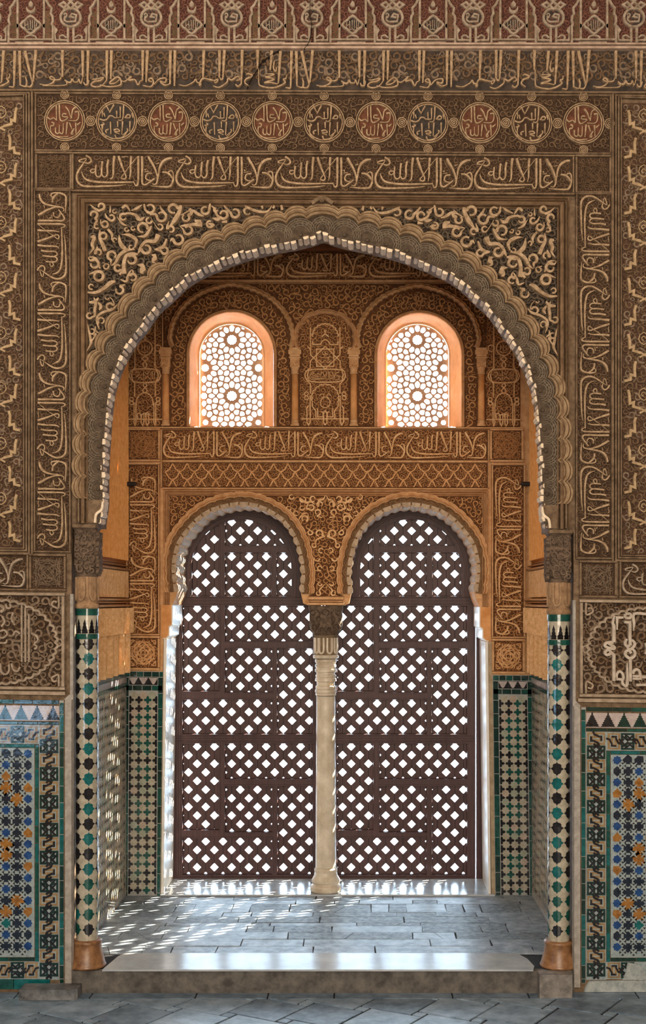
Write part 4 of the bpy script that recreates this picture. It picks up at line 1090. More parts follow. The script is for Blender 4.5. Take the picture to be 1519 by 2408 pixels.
def knot_row(mb, f, along, across, n, u0, s, h0, W_, K_, T_, N_, flip=False, skip=None):
    """one strand border: tan frames alternating with dark loops, crossed by a black interlace. along(u,v)->px"""
    for i in range(n):
        u = u0 + i * s
        if skip and skip(u): continue
        P = lambda pts: [along(u + a * s, b * across) for a, b in pts]
        st = lambda pts, w, m, hh=.0035: stroke(mb, f, P(pts), h0, h0 + hh, w=w * across, straight=True, m=m, prof='sharp')
        q = [(.04, -.46), (.96, -.46), (.96, .46), (.04, .46)]
        if i % 2 == 0:
            poly(mb, f, P(q), h0, h0 + .0015, T_)
            for sg in (-1, 1):
                st([(.24, sg * .12), (.24, sg * .34), (.76, sg * .34), (.76, sg * .12)], .055, W_, .003)
            st([(.5, -.16), (.5, .16)], .06, W_, .003)
            st([(-.06, -.16), (.18, -.10), (.34, .14), (.34, .26), (.66, .26)], .12, K_); st([(1.06, .16), (.82, .10), (.66, -.14), (.66, -.26), (.34, -.26)], .12, K_)
        else:
            for sg in (-1, 1):
                st([(.08, sg * .10), (.08, sg * .42), (.92, sg * .42), (.92, sg * .10), (.5, sg * .10), (.28, sg * .30)], .11, N_)
                st([(.10, sg * .30), (.50, sg * .06), (.9, sg * .34)], .11, K_); st([(.3, sg * .4), (.72, sg * .14)], .10, K_)
            st([(-.14, -.14), (.22, .14)], .12, K_); st([(-.14, .14), (.22, -.14)], .12, K_, .0042)
            st([(.78, -.14), (1.14, .14)], .12, K_, .0042); st([(.78, .14), (1.14, -.14)], .12, K_)


STAR8 = [(math.cos(PI * i / 8) * (1.0 if i % 2 == 0 else .78), math.sin(PI * i / 8) * (1.0 if i % 2 == 0 else .78)) for i in range(16)]
HEX = [(0, -1.15), (.8, -.45), (.8, .45), (0, 1.15), (-.8, .45), (-.8, -.45)]
HEXL = [(0, -2.0), (.82, -1.2), (.82, 1.2), (0, 2.0), (-.82, 1.2), (-.82, -1.2)]
ALM = [(0, -1.05), (.9, -.1), (.75, .85), (-.75, .85), (-.9, -.1)]
PAW = [(1.5, -.2), (.75, .3), (.8, 1.1), (.1, .75), (-.6, 1.0), (-1.0, .4), (-.8, -.7), (0, -.95), (.5, -1.3), (.55, -.55)]
for sd in ('left', 'right'):
    mr = (lambda x: x) if sd == 'right' else (lambda x: MX - x)
    fm = (lambda px, py, h=0.: FF(mr(px), py, h))
    o = thing('tile_dado', f'glossy star mosaic tile dado framed by knotwork on the {sd} of the opening', 'tile dado', FF(mr(1440), 2326))
    XE = 1640; rg = random.Random(12)
    mb = MB()
    bar(mb, fm, 1378, 1668, XE, 1703, 0, .002, 3, 0)
    for i in range(9):
        x = 1392 + 37.5 * i; P = []
        for j in range(7):
            y = 1701 - 5 * j; w = 18 - 2.5 * j
            P += [(x + w, y), (x + w - 4.5, y - 3.5)]
        P = P + [(x, 1665.5)] + [(2 * x - a, b) for a, b in reversed(P)]
        poly(mb, fm, P, .0, .0035, rg.choice((0, 0, 1)))
    build(mb, 'crest', [T_BLK, T_GRN2, T_GRN, T_PNK], o)
    mb = MB()
    strip(mb, fm, 1378, 1654.5, XE, 1664, 50, [0, 1], rg, .005); strip(mb, fm, 1378, 1705, XE, 1712, 60, [1, 1, 0], rg, .004); strip(mb, fm, 1367, 1660, 1376.5, 2312, 36, [0, 1, 2], rg, .004)
    strip(mb, fm, 1426, 1758, 1434.5, 2262, 52, [0, 2], rg, .004); strip(mb, fm, 1435, 1758, XE, 1766, 70, [2, 0], rg, .004); strip(mb, fm, 1435, 2252, XE, 2260, 70, [1, 0], rg, .004)
    bar(mb, fm, 1367, 1655, 1377, 2312, 0, .0016, 3)
    if sd == 'left': strip(mb, fm, 1398, 2302, XE, 2325, 70, [0, 2], rg, .010)
    build(mb, 'green_border', [T_GRN, T_GRN2, T_TEAL, T_GRT], o)
    mb = MB()
    bar(mb, fm, 1378, 1713, 1425, 2304, 0, .0018, 0); bar(mb, fm, 1425, 1713, XE, 1757, 0, .0018, 0); bar(mb, fm, 1425, 2261, XE, 2302, 0, .0018, 0)
    knot_row(mb, fm, lambda u, v: (1401.5 + v, u), 46, 18, 1713, 32.4, .0018, 0, 1, 2, 3)
    knot_row(mb, fm, lambda u, v: (u, 1735 + v), 42, 6, 1427, 32.4, .0018, 0, 1, 2, 3)
    knot_row(mb, fm, lambda u, v: (u, 2281 + v), 40, 6, 1427, 32.4, .0018, 0, 1, 2, 3, skip=(lambda u: u > 1470) if sd == 'right' else None)
    build(mb, 'knot_border', [T_WHT, T_BLK, T_TAN, T_GRN2], o)
    mb = MB(); bar(mb, fm, 1436, 1767, XE, 2251, 0, .0018, 0)
    C0, R0_, dx, dy = 1451, 1780, 25.6, 26.2
    rows = 18; cyc = [(STAR8, 1, 8.8), (HEX, 2, 9), (STAR8, 3, 8.6), (HEX, 2, 9.2)]
    rg = random.Random(77)
    for j in range(rows):
        for i in range(7):
            x, y = C0 + dx * i, R0_ + dy * j
            jj = min(j, rows - 1 - j)
            if i % 3 == 0: sh, m, s1, rot = (STAR8, 1, 8.8, 0) if jj % 4 in (0, 2) else ((HEX, 2, 8.8, 0) if jj % 4 == 1 else (ALM, 3, 9.5, 0 if j < 9 else PI))
            elif (i + jj) % 5 == 0: sh, m, s1, rot = PAW, 3, 11.5, (.5 * PI * ((i + j) % 4))
            elif (i + 2 * jj) % 4 == 0: sh, m, s1, rot = STAR8, 4 if jj % 3 == 0 else 1, 8.8, PI / 8
            elif (i * 2 + jj) % 5 == 1: sh, m, s1, rot = ALM, rg.choice((3, 4, 3)), 9.5, PI / 2 * ((i + j) % 4)
            else: sh, m, s1, rot = rg.choice((HEX, ALM)), 2, 10, PI / 4 * (1 + 2 * ((i + j) % 2)) if rg.random() < .5 else PI / 2 * ((i + j) % 4)
            s1 *= 1.24; c_, s_ = math.cos(rot), math.sin(rot)
            poly(mb, fm, [(x + s1 * (a * c_ - b * s_), y + s1 * (a * s_ + b * c_)) for a, b in sh], .0, .0042, m)
            for u, v in ((0, -1), (0, 1), (-1, 0), (1, 0)):
                qx, qy = x + dx / 2 + u * 3.0, y + dy / 2 + v * 3.0
                poly(mb, fm, [(qx, qy), (qx + u * 4.6 - v * 3.4, qy + v * 4.6 + u * 3.4), (qx + u * 4.6 + v * 3.4, qy + v * 4.6 - u * 3.4)], 0, .0042, 5)
            for sg in (-1, 1):     # white crossing straps
                stroke(mb, fm, [(x + dx / 2 - 7.6, y + dy / 2 - sg * 7.6), (x + dx / 2 + 7.6, y + dy / 2 + sg * 7.6)], .001, .0048, w=2.6, straight=True, prof='sharp')
    build(mb, 'star_field', [T_WHT, T_BLUE, T_NAVY, T_BRN, T_TEAL, T_BLK], o)
    if sd == 'right':
        mb = MB(); rg = random.Random(2)
        for P, m_ in (([(1385, 2306), (1640, 2303), (1640, 2332), (1372, 2332), (1376, 2318)], 0), ([(1474, 2262), (1500, 2266), (1512, 2280), (1640, 2278), (1640, 2304), (1462, 2304), (1470, 2284)], 0)):
            poly(mb, fm, P, 0, .008, 0, .02)
        build(mb, 'mortar_patch', mat('grey_mortar', (0.22, 0.26, 0.26), (0.46, 0.50, 0.49), scale=24, bump=.5, bscale=90), o)

# ------------------------------------------------------------------ steps
mb = MB()
holed(mb, lambda a, b, c: (a, b, c), [[(XL - .0, -.02), (XR + .0, -.02), (XR, .018), (XL, .018)]], ZH, ZF - .006)
x0 = FF(176, 2280)[0]; x1 = FF(1252, 2280)[0]
ob = build(mb, 'step_riser', RISER, loc=(0, 0, ZH)); tag(ob, 'dark weathered stone step running along the foot of the opening', 'step')
mb = MB()
holed(mb, lambda a, b, c: (a, b, c), [[(x0 + .135, -.032), (x1, -.032), (x1 + .012, .03), (x1 - .005, .16), (x1 - .045, .262), (x0 + .185, .262), (x0 + .165, .20)]], ZF - .0045, ZF + .004)
ob = build(mb, 'threshold_slab', SLAB, loc=(0, .1, ZF)); tag(ob, 'broad polished white marble slab on top of the step', 'threshold')
mb = MB()
x2, x3 = FF(1262, 2280)[0], FF(1338, 2280)[0]
holed(mb, lambda a, b, c: (a, b, c), [[(x2, -.105), (x3, -.10), (x3 + .01, -.021), (x2, -.021)]], ZH + .001, ZF - .002)
ob = build(mb, 'step_stone', mat('step_stone', (0.13, 0.12, 0.11), (0.31, 0.29, 0.265), scale=20, bump=.4, bscale=90), loc=(x2, 0, ZH)); tag(ob, 'separate pale stone block at the right end of the step', 'stone')
mb = MB()
a, b = FF(63, 2330)[0], FF(196, 2330)[0]
bx = [(a, -.14), (b - .012, -.14), (b, -.125), (b, -.034), (a, -.034)]
holed(mb, lambda u, v, w: (u, v, w), [bx], ZH + .001, ZH + .05)
ob = build(mb, 'stone_kerb', mat('kerb_dark', (0.05, 0.05, 0.05), (0.22, 0.23, 0.24), rough=.35, scale=14), loc=(a, -.08, ZH)); tag(ob, 'low dark stone kerb on the floor below the left jamb post', 'stone')
# ================================================================== the alcove: back wall
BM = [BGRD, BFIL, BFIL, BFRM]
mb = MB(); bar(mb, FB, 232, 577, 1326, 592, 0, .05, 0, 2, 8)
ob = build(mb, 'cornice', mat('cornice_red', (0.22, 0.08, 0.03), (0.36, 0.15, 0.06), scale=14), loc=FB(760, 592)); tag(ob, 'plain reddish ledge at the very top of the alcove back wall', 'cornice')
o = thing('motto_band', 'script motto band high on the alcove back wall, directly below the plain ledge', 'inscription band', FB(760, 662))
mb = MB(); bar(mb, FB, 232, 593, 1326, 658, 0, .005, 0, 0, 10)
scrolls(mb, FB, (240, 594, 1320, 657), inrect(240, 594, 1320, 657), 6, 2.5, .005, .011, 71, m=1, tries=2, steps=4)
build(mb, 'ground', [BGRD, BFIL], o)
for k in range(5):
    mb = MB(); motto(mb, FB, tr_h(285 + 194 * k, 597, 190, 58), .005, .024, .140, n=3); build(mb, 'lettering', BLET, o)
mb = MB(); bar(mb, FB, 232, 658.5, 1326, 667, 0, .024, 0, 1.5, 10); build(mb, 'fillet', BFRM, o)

# ------------------------------------------------------------------ windows
# pierced plaster lattice: holes around twelve-point and eight-point stars
SEED = []
BIG = [(0, -66), (0, 66), (-65.5, 0), (65.5, 0), (-65.5, 132), (65.5, 132), (-65.5, -132), (65.5, -132)]
SML = [(0, 0), (-65.5, 66), (65.5, 66), (-65.5, -66), (65.5, -66), (0, 132), (0, -132)]
for cx, cy in BIG:
    SEED.append((cx, cy, 12))
    for k in range(12): SEED.append((cx + 27 * math.cos(PI * k / 6), cy + 27 * math.sin(PI * k / 6), 0))
for cx, cy in SML:
    SEED.append((cx, cy, 8))
    for k in range(8):
        SEED.append((cx + 17.5 * math.cos(PI * k / 4), cy + 17.5 * math.sin(PI * k / 4), 0))
        a = PI * (k + .5) / 4; SEED.append((cx + 28.8 * math.cos(a), cy + 28.8 * math.sin(a), 5))
        if k % 2: SEED.append((cx + 34.5 * math.cos(PI * k / 4), cy + 34.5 * math.sin(PI * k / 4), 0))
for a in BIG:
    for b in BIG:
        if a < b and abs(math.hypot(a[0] - b[0], a[1] - b[1]) - 93) < 6:
            mx, my = (a[0] + b[0]) / 2, (a[1] + b[1]) / 2; L = math.hypot(b[0] - a[0], b[1] - a[1])
            for s_ in (-5.7, 5.7): SEED.append((mx + (b[0] - a[0]) / L * s_, my + (b[1] - a[1]) / L * s_, 5))
SEED2 = []
for p in SEED:
    if not any(math.hypot(p[0] - q[0], p[1] - q[1]) < 4.5 for q in SEED2): SEED2.append(p)


def cells(outl):
    xs = [p[0] for p in outl]; ys = [p[1] for p in outl]; out = []
    for i, (x, y, t) in enumerate(SEED2):
        if not (min(xs) - 12 < x < max(xs) + 12 and min(ys) - 12 < y < max(ys) + 12): continue
        P = list(outl)
        for j, (u, v, _) in enumerate(SEED2):
            d = (u - x) ** 2 + (v - y) ** 2
            if i == j or d > 90 ** 2: continue
            P = clip(P, u - x, v - y, ((u * u + v * v) - (x * x + y * y)) / 2)
            if len(P) < 3: break
        if len(P) >= 3:
            Q = [P[0]]
            for p in P[1:]:
                if math.hypot(p[0] - Q[-1][0], p[1] - Q[-1][1]) > .3: Q.append(p)
            if math.hypot(Q[0][0] - Q[-1][0], Q[0][1] - Q[-1][1]) <= .3: Q.pop()
            if len(Q) >= 3: out.append((Q, t, x, y))
    return out


YL = YB + .20
FLT = FP(YL, SKB)
for wi, (cx, half, top, lx, lh, lt) in enumerate(WIN):
    A = archpts(cx, half, top, 1005); B = archpts(lx, lh, lt, 1005)
    mb = MB(); N = len(A)
    mid = FP(YB + .06, SKB)
    A1 = archpts(cx - (cx - 860) * .0 , half - 1.5, top + 2, 1005)
    B2 = archpts(lx, lh + 4, lt - 4, 1005); B3 = archpts(lx, lh + 1, lt - 1, 1005)
    rows = [[FB(*p, 0.0) for p in A], [mid(*p) for p in archpts(cx + (lx - cx) * .35, half * .7 + lh * .3, top * .7 + lt * .3, 1005)], [FLT(*p, .05) for p in B2], [FLT(*p, .012) for p in B2], [FLT(*p, .012) for p in B]]
    for R1_, R2_ in zip(rows, rows[1:]):
        mb.add(R1_ + R2_, [(i, i + 1, N + i + 1, N + i) for i in range(N - 1)])
    a, b = FB(cx - half, 1005), FB(cx + half, 1005); c, d = FLT(lx - lh, 1005), FLT(lx + lh, 1005)
    mb.add([a, b, d, c], [(0, 1, 2, 3)])
    w = struct(mb, f'window_{wi + 1}', [SPLAY], loc=FB(cx, 1005))
    w['label'] = f'{"left" if wi == 0 else "right"} round-headed window with pale splayed reveal and pierced star lattice'
    mb = MB(); outl = [(x - lx, y - 865) for x, y in B][::-1]
    ar = sum(outl[i - 1][0] * outl[i][1] - outl[i][0] * outl[i - 1][1] for i in range(len(outl)))
    for P, t, sx, sy in cells(outl):
        gx = sum(p[0] for p in P) / len(P); gy = sum(p[1] for p in P) / len(P)
        inr = min(abs((P[i][0] - gx) * (P[i - 1][1] - gy) - (P[i][1] - gy) * (P[i - 1][0] - gx)) / (math.hypot(P[i][0] - P[i - 1][0], P[i][1] - P[i - 1][1]) + 1e-9) for i in range(len(P)))
        if inr < 2.4:
            poly(mb, lambda x, y, h=0: FLT(lx + x, 865 + y, h), P, -.03, .0); continue
        if t in (12, 8) and inr > 5:
            n_ = t; r0 = inr - (1.6 if t == 12 else 1.0)
            H = [(gx + r0 * (1 if k % 2 else .86) * math.cos(PI * k / n_), gy + r0 * (1 if k % 2 else .86) * math.sin(PI * k / n_)) for k in range(2 * n_)]
            H = [p for p in H]
        else:
            s_ = 1 - (1.55 if t != 5 else 1.6) / inr
            Hq = [(gx + (p[0] - gx) * s_, gy + (p[1] - gy) * s_) for p in P]; H = []
            # pull petals away from the big star so the dark collar shows
            nb_ = min(BIG, key=lambda q: (q[0] - sx) ** 2 + (q[1] - sy) ** 2); dd = math.hypot(nb_[0] - sx, nb_[1] - sy)
            if abs(dd - 27) < 2:
                ux, uy = (sx - nb_[0]) / dd, (sy - nb_[1]) / dd
                Hq2 = clip(Hq, -ux, -uy, -(nb_[0] * ux + nb_[1] * uy + 19.5))
                if len(Hq2) >= 3: Hq = Hq2
            for i in range(len(Hq)):
                p, q = Hq[i - 1], Hq[i]
                H += [(p[0] * .78 + q[0] * .22, p[1] * .78 + q[1] * .22), (p[0] * .22 + q[0] * .78, p[1] * .22 + q[1] * .78)]
        holed(mb, lambda x, y, h=0: FLT(lx + x, 865 + y, h), [P, H], -.03, .0, sides=(1,))
    build(mb, 'lattice', mat(f'lattice_plaster_{wi}', (0.40, 0.27, 0.19), (0.56, 0.40, 0.29), scale=20), w)
    mb = MB()
    loft(mb, FB, offset(archpts(cx, half, top, 1004, 30), 0, (cx, 900)), [(0, -.002), (.5, .016), (2.5, .020), (4, .012), (5.5, .018), (7.5, .014), (8, 0)])
    build(mb, 'edge_moulding', BFRM, w)

# ------------------------------------------------------------------ carved field around the windows
AR = ((545, 802, 144, 128), (983, 804, 142, 127))


def on_arch(x, y, i, pad):
    cx, cy, rx, ry = AR[i]
    if y > cy: return abs(abs(x - cx) - rx) < pad
    d = math.hypot((x - cx) / rx, (y - cy) / ry)
    return abs(d - 1) * min(rx, ry) < pad


NCUSP = [(711, 824), (704, 792), (715, 765), (741, 745), (790, 745), (816, 765), (827, 792), (820, 824)]
NL = lobed(NCUSP, 6.5, 8, (765, 800)); NPOLY = [(p[0], p[1]) for p in NL] + [(820, 1003), (711, 1003)]
COLX = (391, 694, 832, 1131)


def in_field(x, y, r):
    if not (386 + r < x < 1141 - r and 669 + r < y < 1003 - r): return False
    for i, w in enumerate(WIN):
        if y > w[2] + w[1] - 4:
            if abs(x - w[0]) < w[1] + 9 + r: return False
        elif math.hypot(x - w[0], y - (w[2] + w[1])) < w[1] + 9 + r: return False
        if y < AR[i][1] + 15 and on_arch(x, y, i, 9 + r): return False
    for c in COLX:
        if y > 812 and abs(x - c) < (17 if y < 872 else 11) + r: return False
    if 728 - r < y and 704 - r < x < 828 + r and inpoly(x, max(y, 740), [(a, b - 6) for a, b in NPOLY]): return False
    return True


o = thing('window_wall_panel', 'carved orange-lit stucco field of small dense scrolls around the two round-headed windows', 'carved panel', FB(760, 1004))
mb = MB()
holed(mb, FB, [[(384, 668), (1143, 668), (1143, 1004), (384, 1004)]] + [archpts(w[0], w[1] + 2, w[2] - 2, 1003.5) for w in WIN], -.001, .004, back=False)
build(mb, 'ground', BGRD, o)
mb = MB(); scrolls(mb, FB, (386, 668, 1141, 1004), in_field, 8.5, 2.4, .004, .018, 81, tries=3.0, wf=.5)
for cx, cy, rx, ry in AR:          # keystone bud
    for sg in (-1, 1): stroke(mb, FB, [(cx + 2, 688, 2), (cx + 2 + sg * 7, 700, 5), (cx + 2 + sg * 6, 712, 6), (cx + 2, 722, 3)], .004, .022)
build(mb, 'scrollwork', BFIL, o)
for wi, (cx, cy, rx, ry) in enumerate(AR):
    o = thing('blind_arch', f'lightly scalloped stucco arch over the {"left" if wi == 0 else "right"} round-headed window', 'arch', FB(cx, 822))
    mb = MB(); cu = [(cx + rx * math.cos(PI + PI * k / 28), cy + ry * (1.0 + .03 * math.exp(-((k - 14) / 1.6) ** 2)) * math.sin(PI + PI * k / 28)) for k in range(29)]
    cu = [(cu[0][0] + 8, cy + 16)] + cu + [(cu[-1][0] - 8, cy + 16)]
    loft(mb, FB, lobed(cu, 2.6, 4, (cx, cy + 10)), [(-7, 0), (-6.5, .030), (-2, .044), (2, .030), (3, .034), (5.5, .022), (6, 0)])
    build(mb, 'moulding', mat(f'blind_arch_{wi}', (0.52, 0.29, 0.12), (0.74, 0.46, 0.24), scale=20), o)
for i, c in enumerate(COLX):
    o = thing('colonnette', 'slender orange-lit colonnette ' + ('at the far left of the window panel', 'between left window and central niche', 'between central niche and right window', 'at the far right of the window panel')[i], 'colonnette', FB(c, 1002))
    P = FB(c, 900); X0, y0 = P[0], YB - .016; fz = lambda py: FB(c, py)[2]; u = .0025
    mb = MB(); lathe(mb, X0, y0, [(8.2 * u, fz(988)), (7.8 * u, fz(882))], 24); build(mb, 'shaft', BORG, o, smooth=True)
    mb = MB(); lathe(mb, X0, y0, [(9.5 * u, fz(1000)), (9.5 * u, fz(996)), (8.6 * u, fz(994)), (9 * u, fz(991)), (8 * u, fz(988.5))], 24); box(mb, X0 - 10 * u, X0 + 10 * u, YB - .038, YB - .003, fz(1003), fz(1000.2)); build(mb, 'base', BFRM, o)
    mb = MB()
    lathe(mb, X0, y0, [(8.4 * u, fz(881.5)), (9.4 * u, fz(879)), (8.6 * u, fz(876)), (10 * u, fz(866))], 24)
    for k, (a, b, hw, dp) in enumerate(((866, 845, 11, .03), (845, 842, 14, .036), (841, 836, 12, .032), (836, 826, 15, .04), (826, 820, 13, .034))):
        x0_, x1_ = FB(c - hw, b)[0], FB(c + hw, b)[0]; box(mb, x0_, x1_, YB - dp - .006, YB - .003, fz(a), fz(b))
    fcp = lambda px, py, h=0: (FB(px, py)[0], YB - .036 - h, fz(py))
    scrolls(mb, fcp, (c - 11, 846, c + 11, 866), inrect(c - 11, 846, c + 11, 866), 4.5, 2, 0, .006, 3, tries=5)
    build(mb, 'capital', BFRM, o)

# central niche and the two side strips, with their interlaced letter frames
Zn = lambda x, y: (690 + x * .1204, 720 + y * .1204)
Zs = lambda x, y: (295 + x * .1205, 720 + y * .1205)


def cusparch(cx, cy, rx, ry, a0, a1, n):
    cu = [(cx + rx * math.cos(math.radians(a0 + (a1 - a0) * k / n)), cy + ry * math.sin(math.radians(a0 + (a1 - a0) * k / n))) for k in range(n + 1)]
    return [(p[0], p[1]) for p in lobed(cu, rx * .09, 4, (cx, cy))]


NS = []
for mrr in (lambda x: x, lambda x: 1244 - x):
    NS += [([(335, 430), (335, 960), (620, 1235)], 1), ([(275, 800), (335, 850)], 1), ([(620, 800), (330, 1085), (330, 1215), (245, 1290), (228, 1380), (260, 1450), (335, 1530), (335, 1720)], 1), ([(375, 700), (375, 760), (530, 760), (560, 700), (620, 660)], 1),
           ([(550, 615), (620, 550), (640, 480)], 1), ([(370, 1890), (370, 1960), (440, 2060), (440, 2210)], 1), ([(300, 1950), (265, 2000), (265, 2280), (297, 2330), (330, 2280), (330, 1760)], 1), ([(160, 2210), (620, 2210)], 1),
           ([(475, 2000), (475, 2170), (580, 2170), (580, 2080), (540, 2070)], 1), ([(622, 2040), (590, 2110), (590, 2290), (622, 2330)], 1)]
    NS = [(([(mrr(x), y) for x, y in p] if i >= len(NS) - 10 else p), s_) for i, (p, s_) in enumerate(NS)]
o = thing('niche_panel', 'cusped central niche panel with interlaced letters and an oval cartouche between the windows', 'carved panel', FB(765, 1003))
mb = MB(); holed(mb, FB, [NPOLY], .003, .0052, back=False)
scrolls(mb, FB, (704, 738, 828, 1003), lambda x, y, r: 706 + r < x < 826 - r and y < 1001 - r and all(inpoly(x + r * a, y + r * b, NPOLY) for a, b in ((1, 0), (-1, 0), (0, -1), (0, 1))), 6, 2.2, .005, .013, 91, m=1, tries=3)
build(mb, 'ground', [BGRD, BFIL], o)
mb = MB()
for p, s_ in NS: stroke(mb, FB, [Zn(*q_) for q_ in p], .005, .020, w=3.8, straight=True)
stroke(mb, FB, [Zn(*q_) for q_ in ((455, 850), (790, 850), (790, 1185), (455, 1185))], .005, .020, w=3.8, straight=True, closed=True)
stroke(mb, FB, [Zn(*q_) for q_ in cusparch(622, 610, 240, 240, 180, 360, 11)], .005, .020, w=3.8, straight=True)
stroke(mb, FB, [Zn(*q_) for q_ in cusparch(622, 1800, 250, 250, 160, 380, 11)], .005, .020, w=3.8, straight=True)
stroke(mb, FB, [Zn(*q_) for q_ in ((360, 1250), (890, 1250), (960, 1310), (965, 1390), (890, 1485), (360, 1485), (285, 1390), (290, 1310))], .005, .021, w=4, closed=True, n=4)
for x in (255, 990):
    for y in (1720, 1800): stroke(mb, FB, [Zn(x + 40 * math.cos(t), y + 40 * math.sin(t)) for t in [k * PI / 4 for k in range(8)]], .005, .019, w=3, closed=True, straight=True)
stroke(mb, FB, scr(*Zn(560, 1760), 5, 180, 290, 2.4), .005, .018, n=1); stroke(mb, FB, scr(*Zn(690, 1760), 5, 0, -290, 2.4), .005, .018, n=1)
stroke(mb, FB, [Zn(*q_) for q_ in ((540, 1850), (622, 1780), (710, 1850), (700, 1950), (622, 1990), (540, 1950))], .005, .018, w=3, closed=True)
build(mb, 'interlace', BLET, o)
mb = MB(); motto(mb, FB, tr_h(Zn(310, 0)[0], Zn(0, 1285)[1], 72, 19.5), .005, .017, .052, n=2)
for st in ([(520, 1000), (620, 1020), (730, 990)], [(560, 900), (590, 960), (640, 930), (680, 960)], [(510, 1060), (560, 1110), (620, 1060), (680, 1120), (740, 1060)], [(620, 890), (640, 980)], [(690, 1010), (700, 1100)]):
    stroke(mb, FB, [Zn(*q_) for q_ in st], .005, .016, w=1.9, n=3)
build(mb, 'lettering', BLET, o)
mb = MB(); loft(mb, FB, NL, [(-1, .004), (0, .026), (4, .046), (8, .034), (9, .038), (11, .022), (11.5, 0)]); build(mb, 'cusped_moulding', BFRM, o)

SS = []
for mrr in (lambda x: x, lambda x: 780 - x):
    for p in ([(195, -800), (195, 1215), (110, 1290), (85, 1370), (110, 1440), (190, 1515), (190, 1780)], [(100, 1850), (180, 1900), (180, 2290), (195, 2340), (215, 2290), (215, 1900)], [(390, 580), (370, 640), (390, 690)], [(390, 985), (330, 1040), (390, 1090), (350, 1150), (390, 1240)],
              [(390, 1500), (350, 1560), (390, 1600), (340, 1660), (390, 1710)], [(50, 2220), (390, 2220)], [(390, 2100), (320, 2130), (315, 2290), (345, 2340), (370, 2290), (370, 2100)]):
        SS.append([(mrr(x), y) for x, y in p])
for sd, dx in (('left', 0), ('right', 842)):
    fs_ = lambda px, py, h=0: FB(px + dx, py, h)
    o = thing('letter_strip', f'narrow carved strip of interlaced tall letters and cartouches {sd} of the windows', 'carved panel', fs_(341, 1003))
    mb = MB(); bar(mb, fs_, 299, 668, 381, 1004, 0, .005, 0, 0, 4)
    scrolls(mb, fs_, (300, 669, 380, 1003), inrect(300, 669, 380, 1003), 6, 2.4, .005, .012, 95, m=1, tries=2.6)
    build(mb, 'ground', [BGRD, BFIL], o)
    mb = MB()
    for p in SS: stroke(mb, fs_, [(a, max(670, b)) for a, b in (Zs(*q_) for q_ in p)], .005, .020, w=3.6, straight=True)
    for cy, r in ((830, 140), (-190, 140)):
        if cy > 0: stroke(mb, fs_, [Zs(*q_) for q_ in cusparch(390, cy, r, r, 0, 360, 8)], .005, .020, w=3.6, straight=True)
    for x in (145, 640):
        stroke(mb, fs_, ring(*Zs(x, 830), 7.5, 12), .005, .019, w=3.2, closed=True, straight=True)
        for y in (1830, 1900): stroke(mb, fs_, ring(*Zs(x - 20 if x < 300 else x + 5, y), 4.6, 10), .005, .019, w=2.8, closed=True, straight=True)
    stroke(mb, fs_, ring(*Zs(400, 450), 12, 16), .005, .019, w=3.4, closed=True, straight=True); stroke(mb, fs_, ring(*Zs(400, 450), 5, 12), .005, .019, w=2.6, closed=True, straight=True)
    stroke(mb, fs_, [Zs(*q_) for q_ in ((200, 1245), (560, 1245), (640, 1320), (640, 1410), (560, 1495), (200, 1495), (140, 1410), (140, 1320))], .005, .021, w=3.8, closed=True, n=4)
    stroke(mb, fs_, [Zs(*q_) for q_ in cusparch(385, 1900, 155, 190, 165, 375, 8)], .005, .020, w=3.6, straight=True)
    stroke(mb, fs_, [Zs(*q_) for q_ in ((250, 2210), (240, 2120), (290, 2100), (310, 2160))], .005, .019, w=3); stroke(mb, fs_, [Zs(*q_) for q_ in ((400, 2180), (400, 2110), (450, 2090), (490, 2150))], .005, .019, w=3)
    build(mb, 'interlace', BLET, o)
    mb = MB()
    for st in ([(200, 1310), (240, 1290), (280, 1330), (250, 1370), (210, 1400)], [(250, 1440), (300, 1400), (330, 1450)], [(360, 1290), (365, 1440)], [(390, 1300), (430, 1340), (470, 1290)], [(390, 1440), (440, 1380), (490, 1440)], [(530, 1290), (535, 1430)], [(570, 1310), (572, 1430)],
               [(330, 780), (330, 860)], [(380, 760), (385, 870)], [(440, 770), (440, 870)], [(475, 790), (475, 860)], [(320, 890), (380, 920), (450, 890)]):
        stroke(mb, fs_, [Zs(*q_) for q_ in st], .005, .016, w=2, n=3)
    build(mb, 'lettering', BLET, o)

# ------------------------------------------------------------------ bands below the windows
mb = MB(); bar(mb, FB, 299, 1004.5, 1229, 1010, 0, .030, 0, 1.5, 8)
ob = build(mb, 'window_ledge', BFRM, loc=FB(760, 1010)); tag(ob, 'thin orange-lit ledge running along the foot of the two round-headed windows', 'ledge')
o = thing('motto_band', 'script motto band across the alcove directly under the window ledge', 'inscription band', FB(762, 1084))
mb = MB(); bar(mb, FB, 383, 1011, 1146, 1082, 0, .005, 0, 0, 8)
scrolls(mb, FB, (384, 1012, 1145, 1081), inrect(384, 1012, 1145, 1081), 6, 2.5, .005, .011, 73, m=1, tries=2, steps=4)
build(mb, 'ground', [BGRD, BFIL], o)
for k in range(4):
    mb = MB(); motto(mb, FB, tr_h(385 + 190 * k, 1014, 188, 66), .005, .026, .138, n=4); build(mb, 'lettering', BLET, o)
mb = MB(); bar(mb, FB, 383, 1082.5, 1146, 1089, 0, .024, 0, 1.2, 8); bar(mb, FB, 378, 1011, 382.5, 1148, 0, .024, 0, 1); bar(mb, FB, 1146.5, 1011, 1151, 1148, 0, .024, 0, 1); build(mb, 'fillet', BFRM, o)
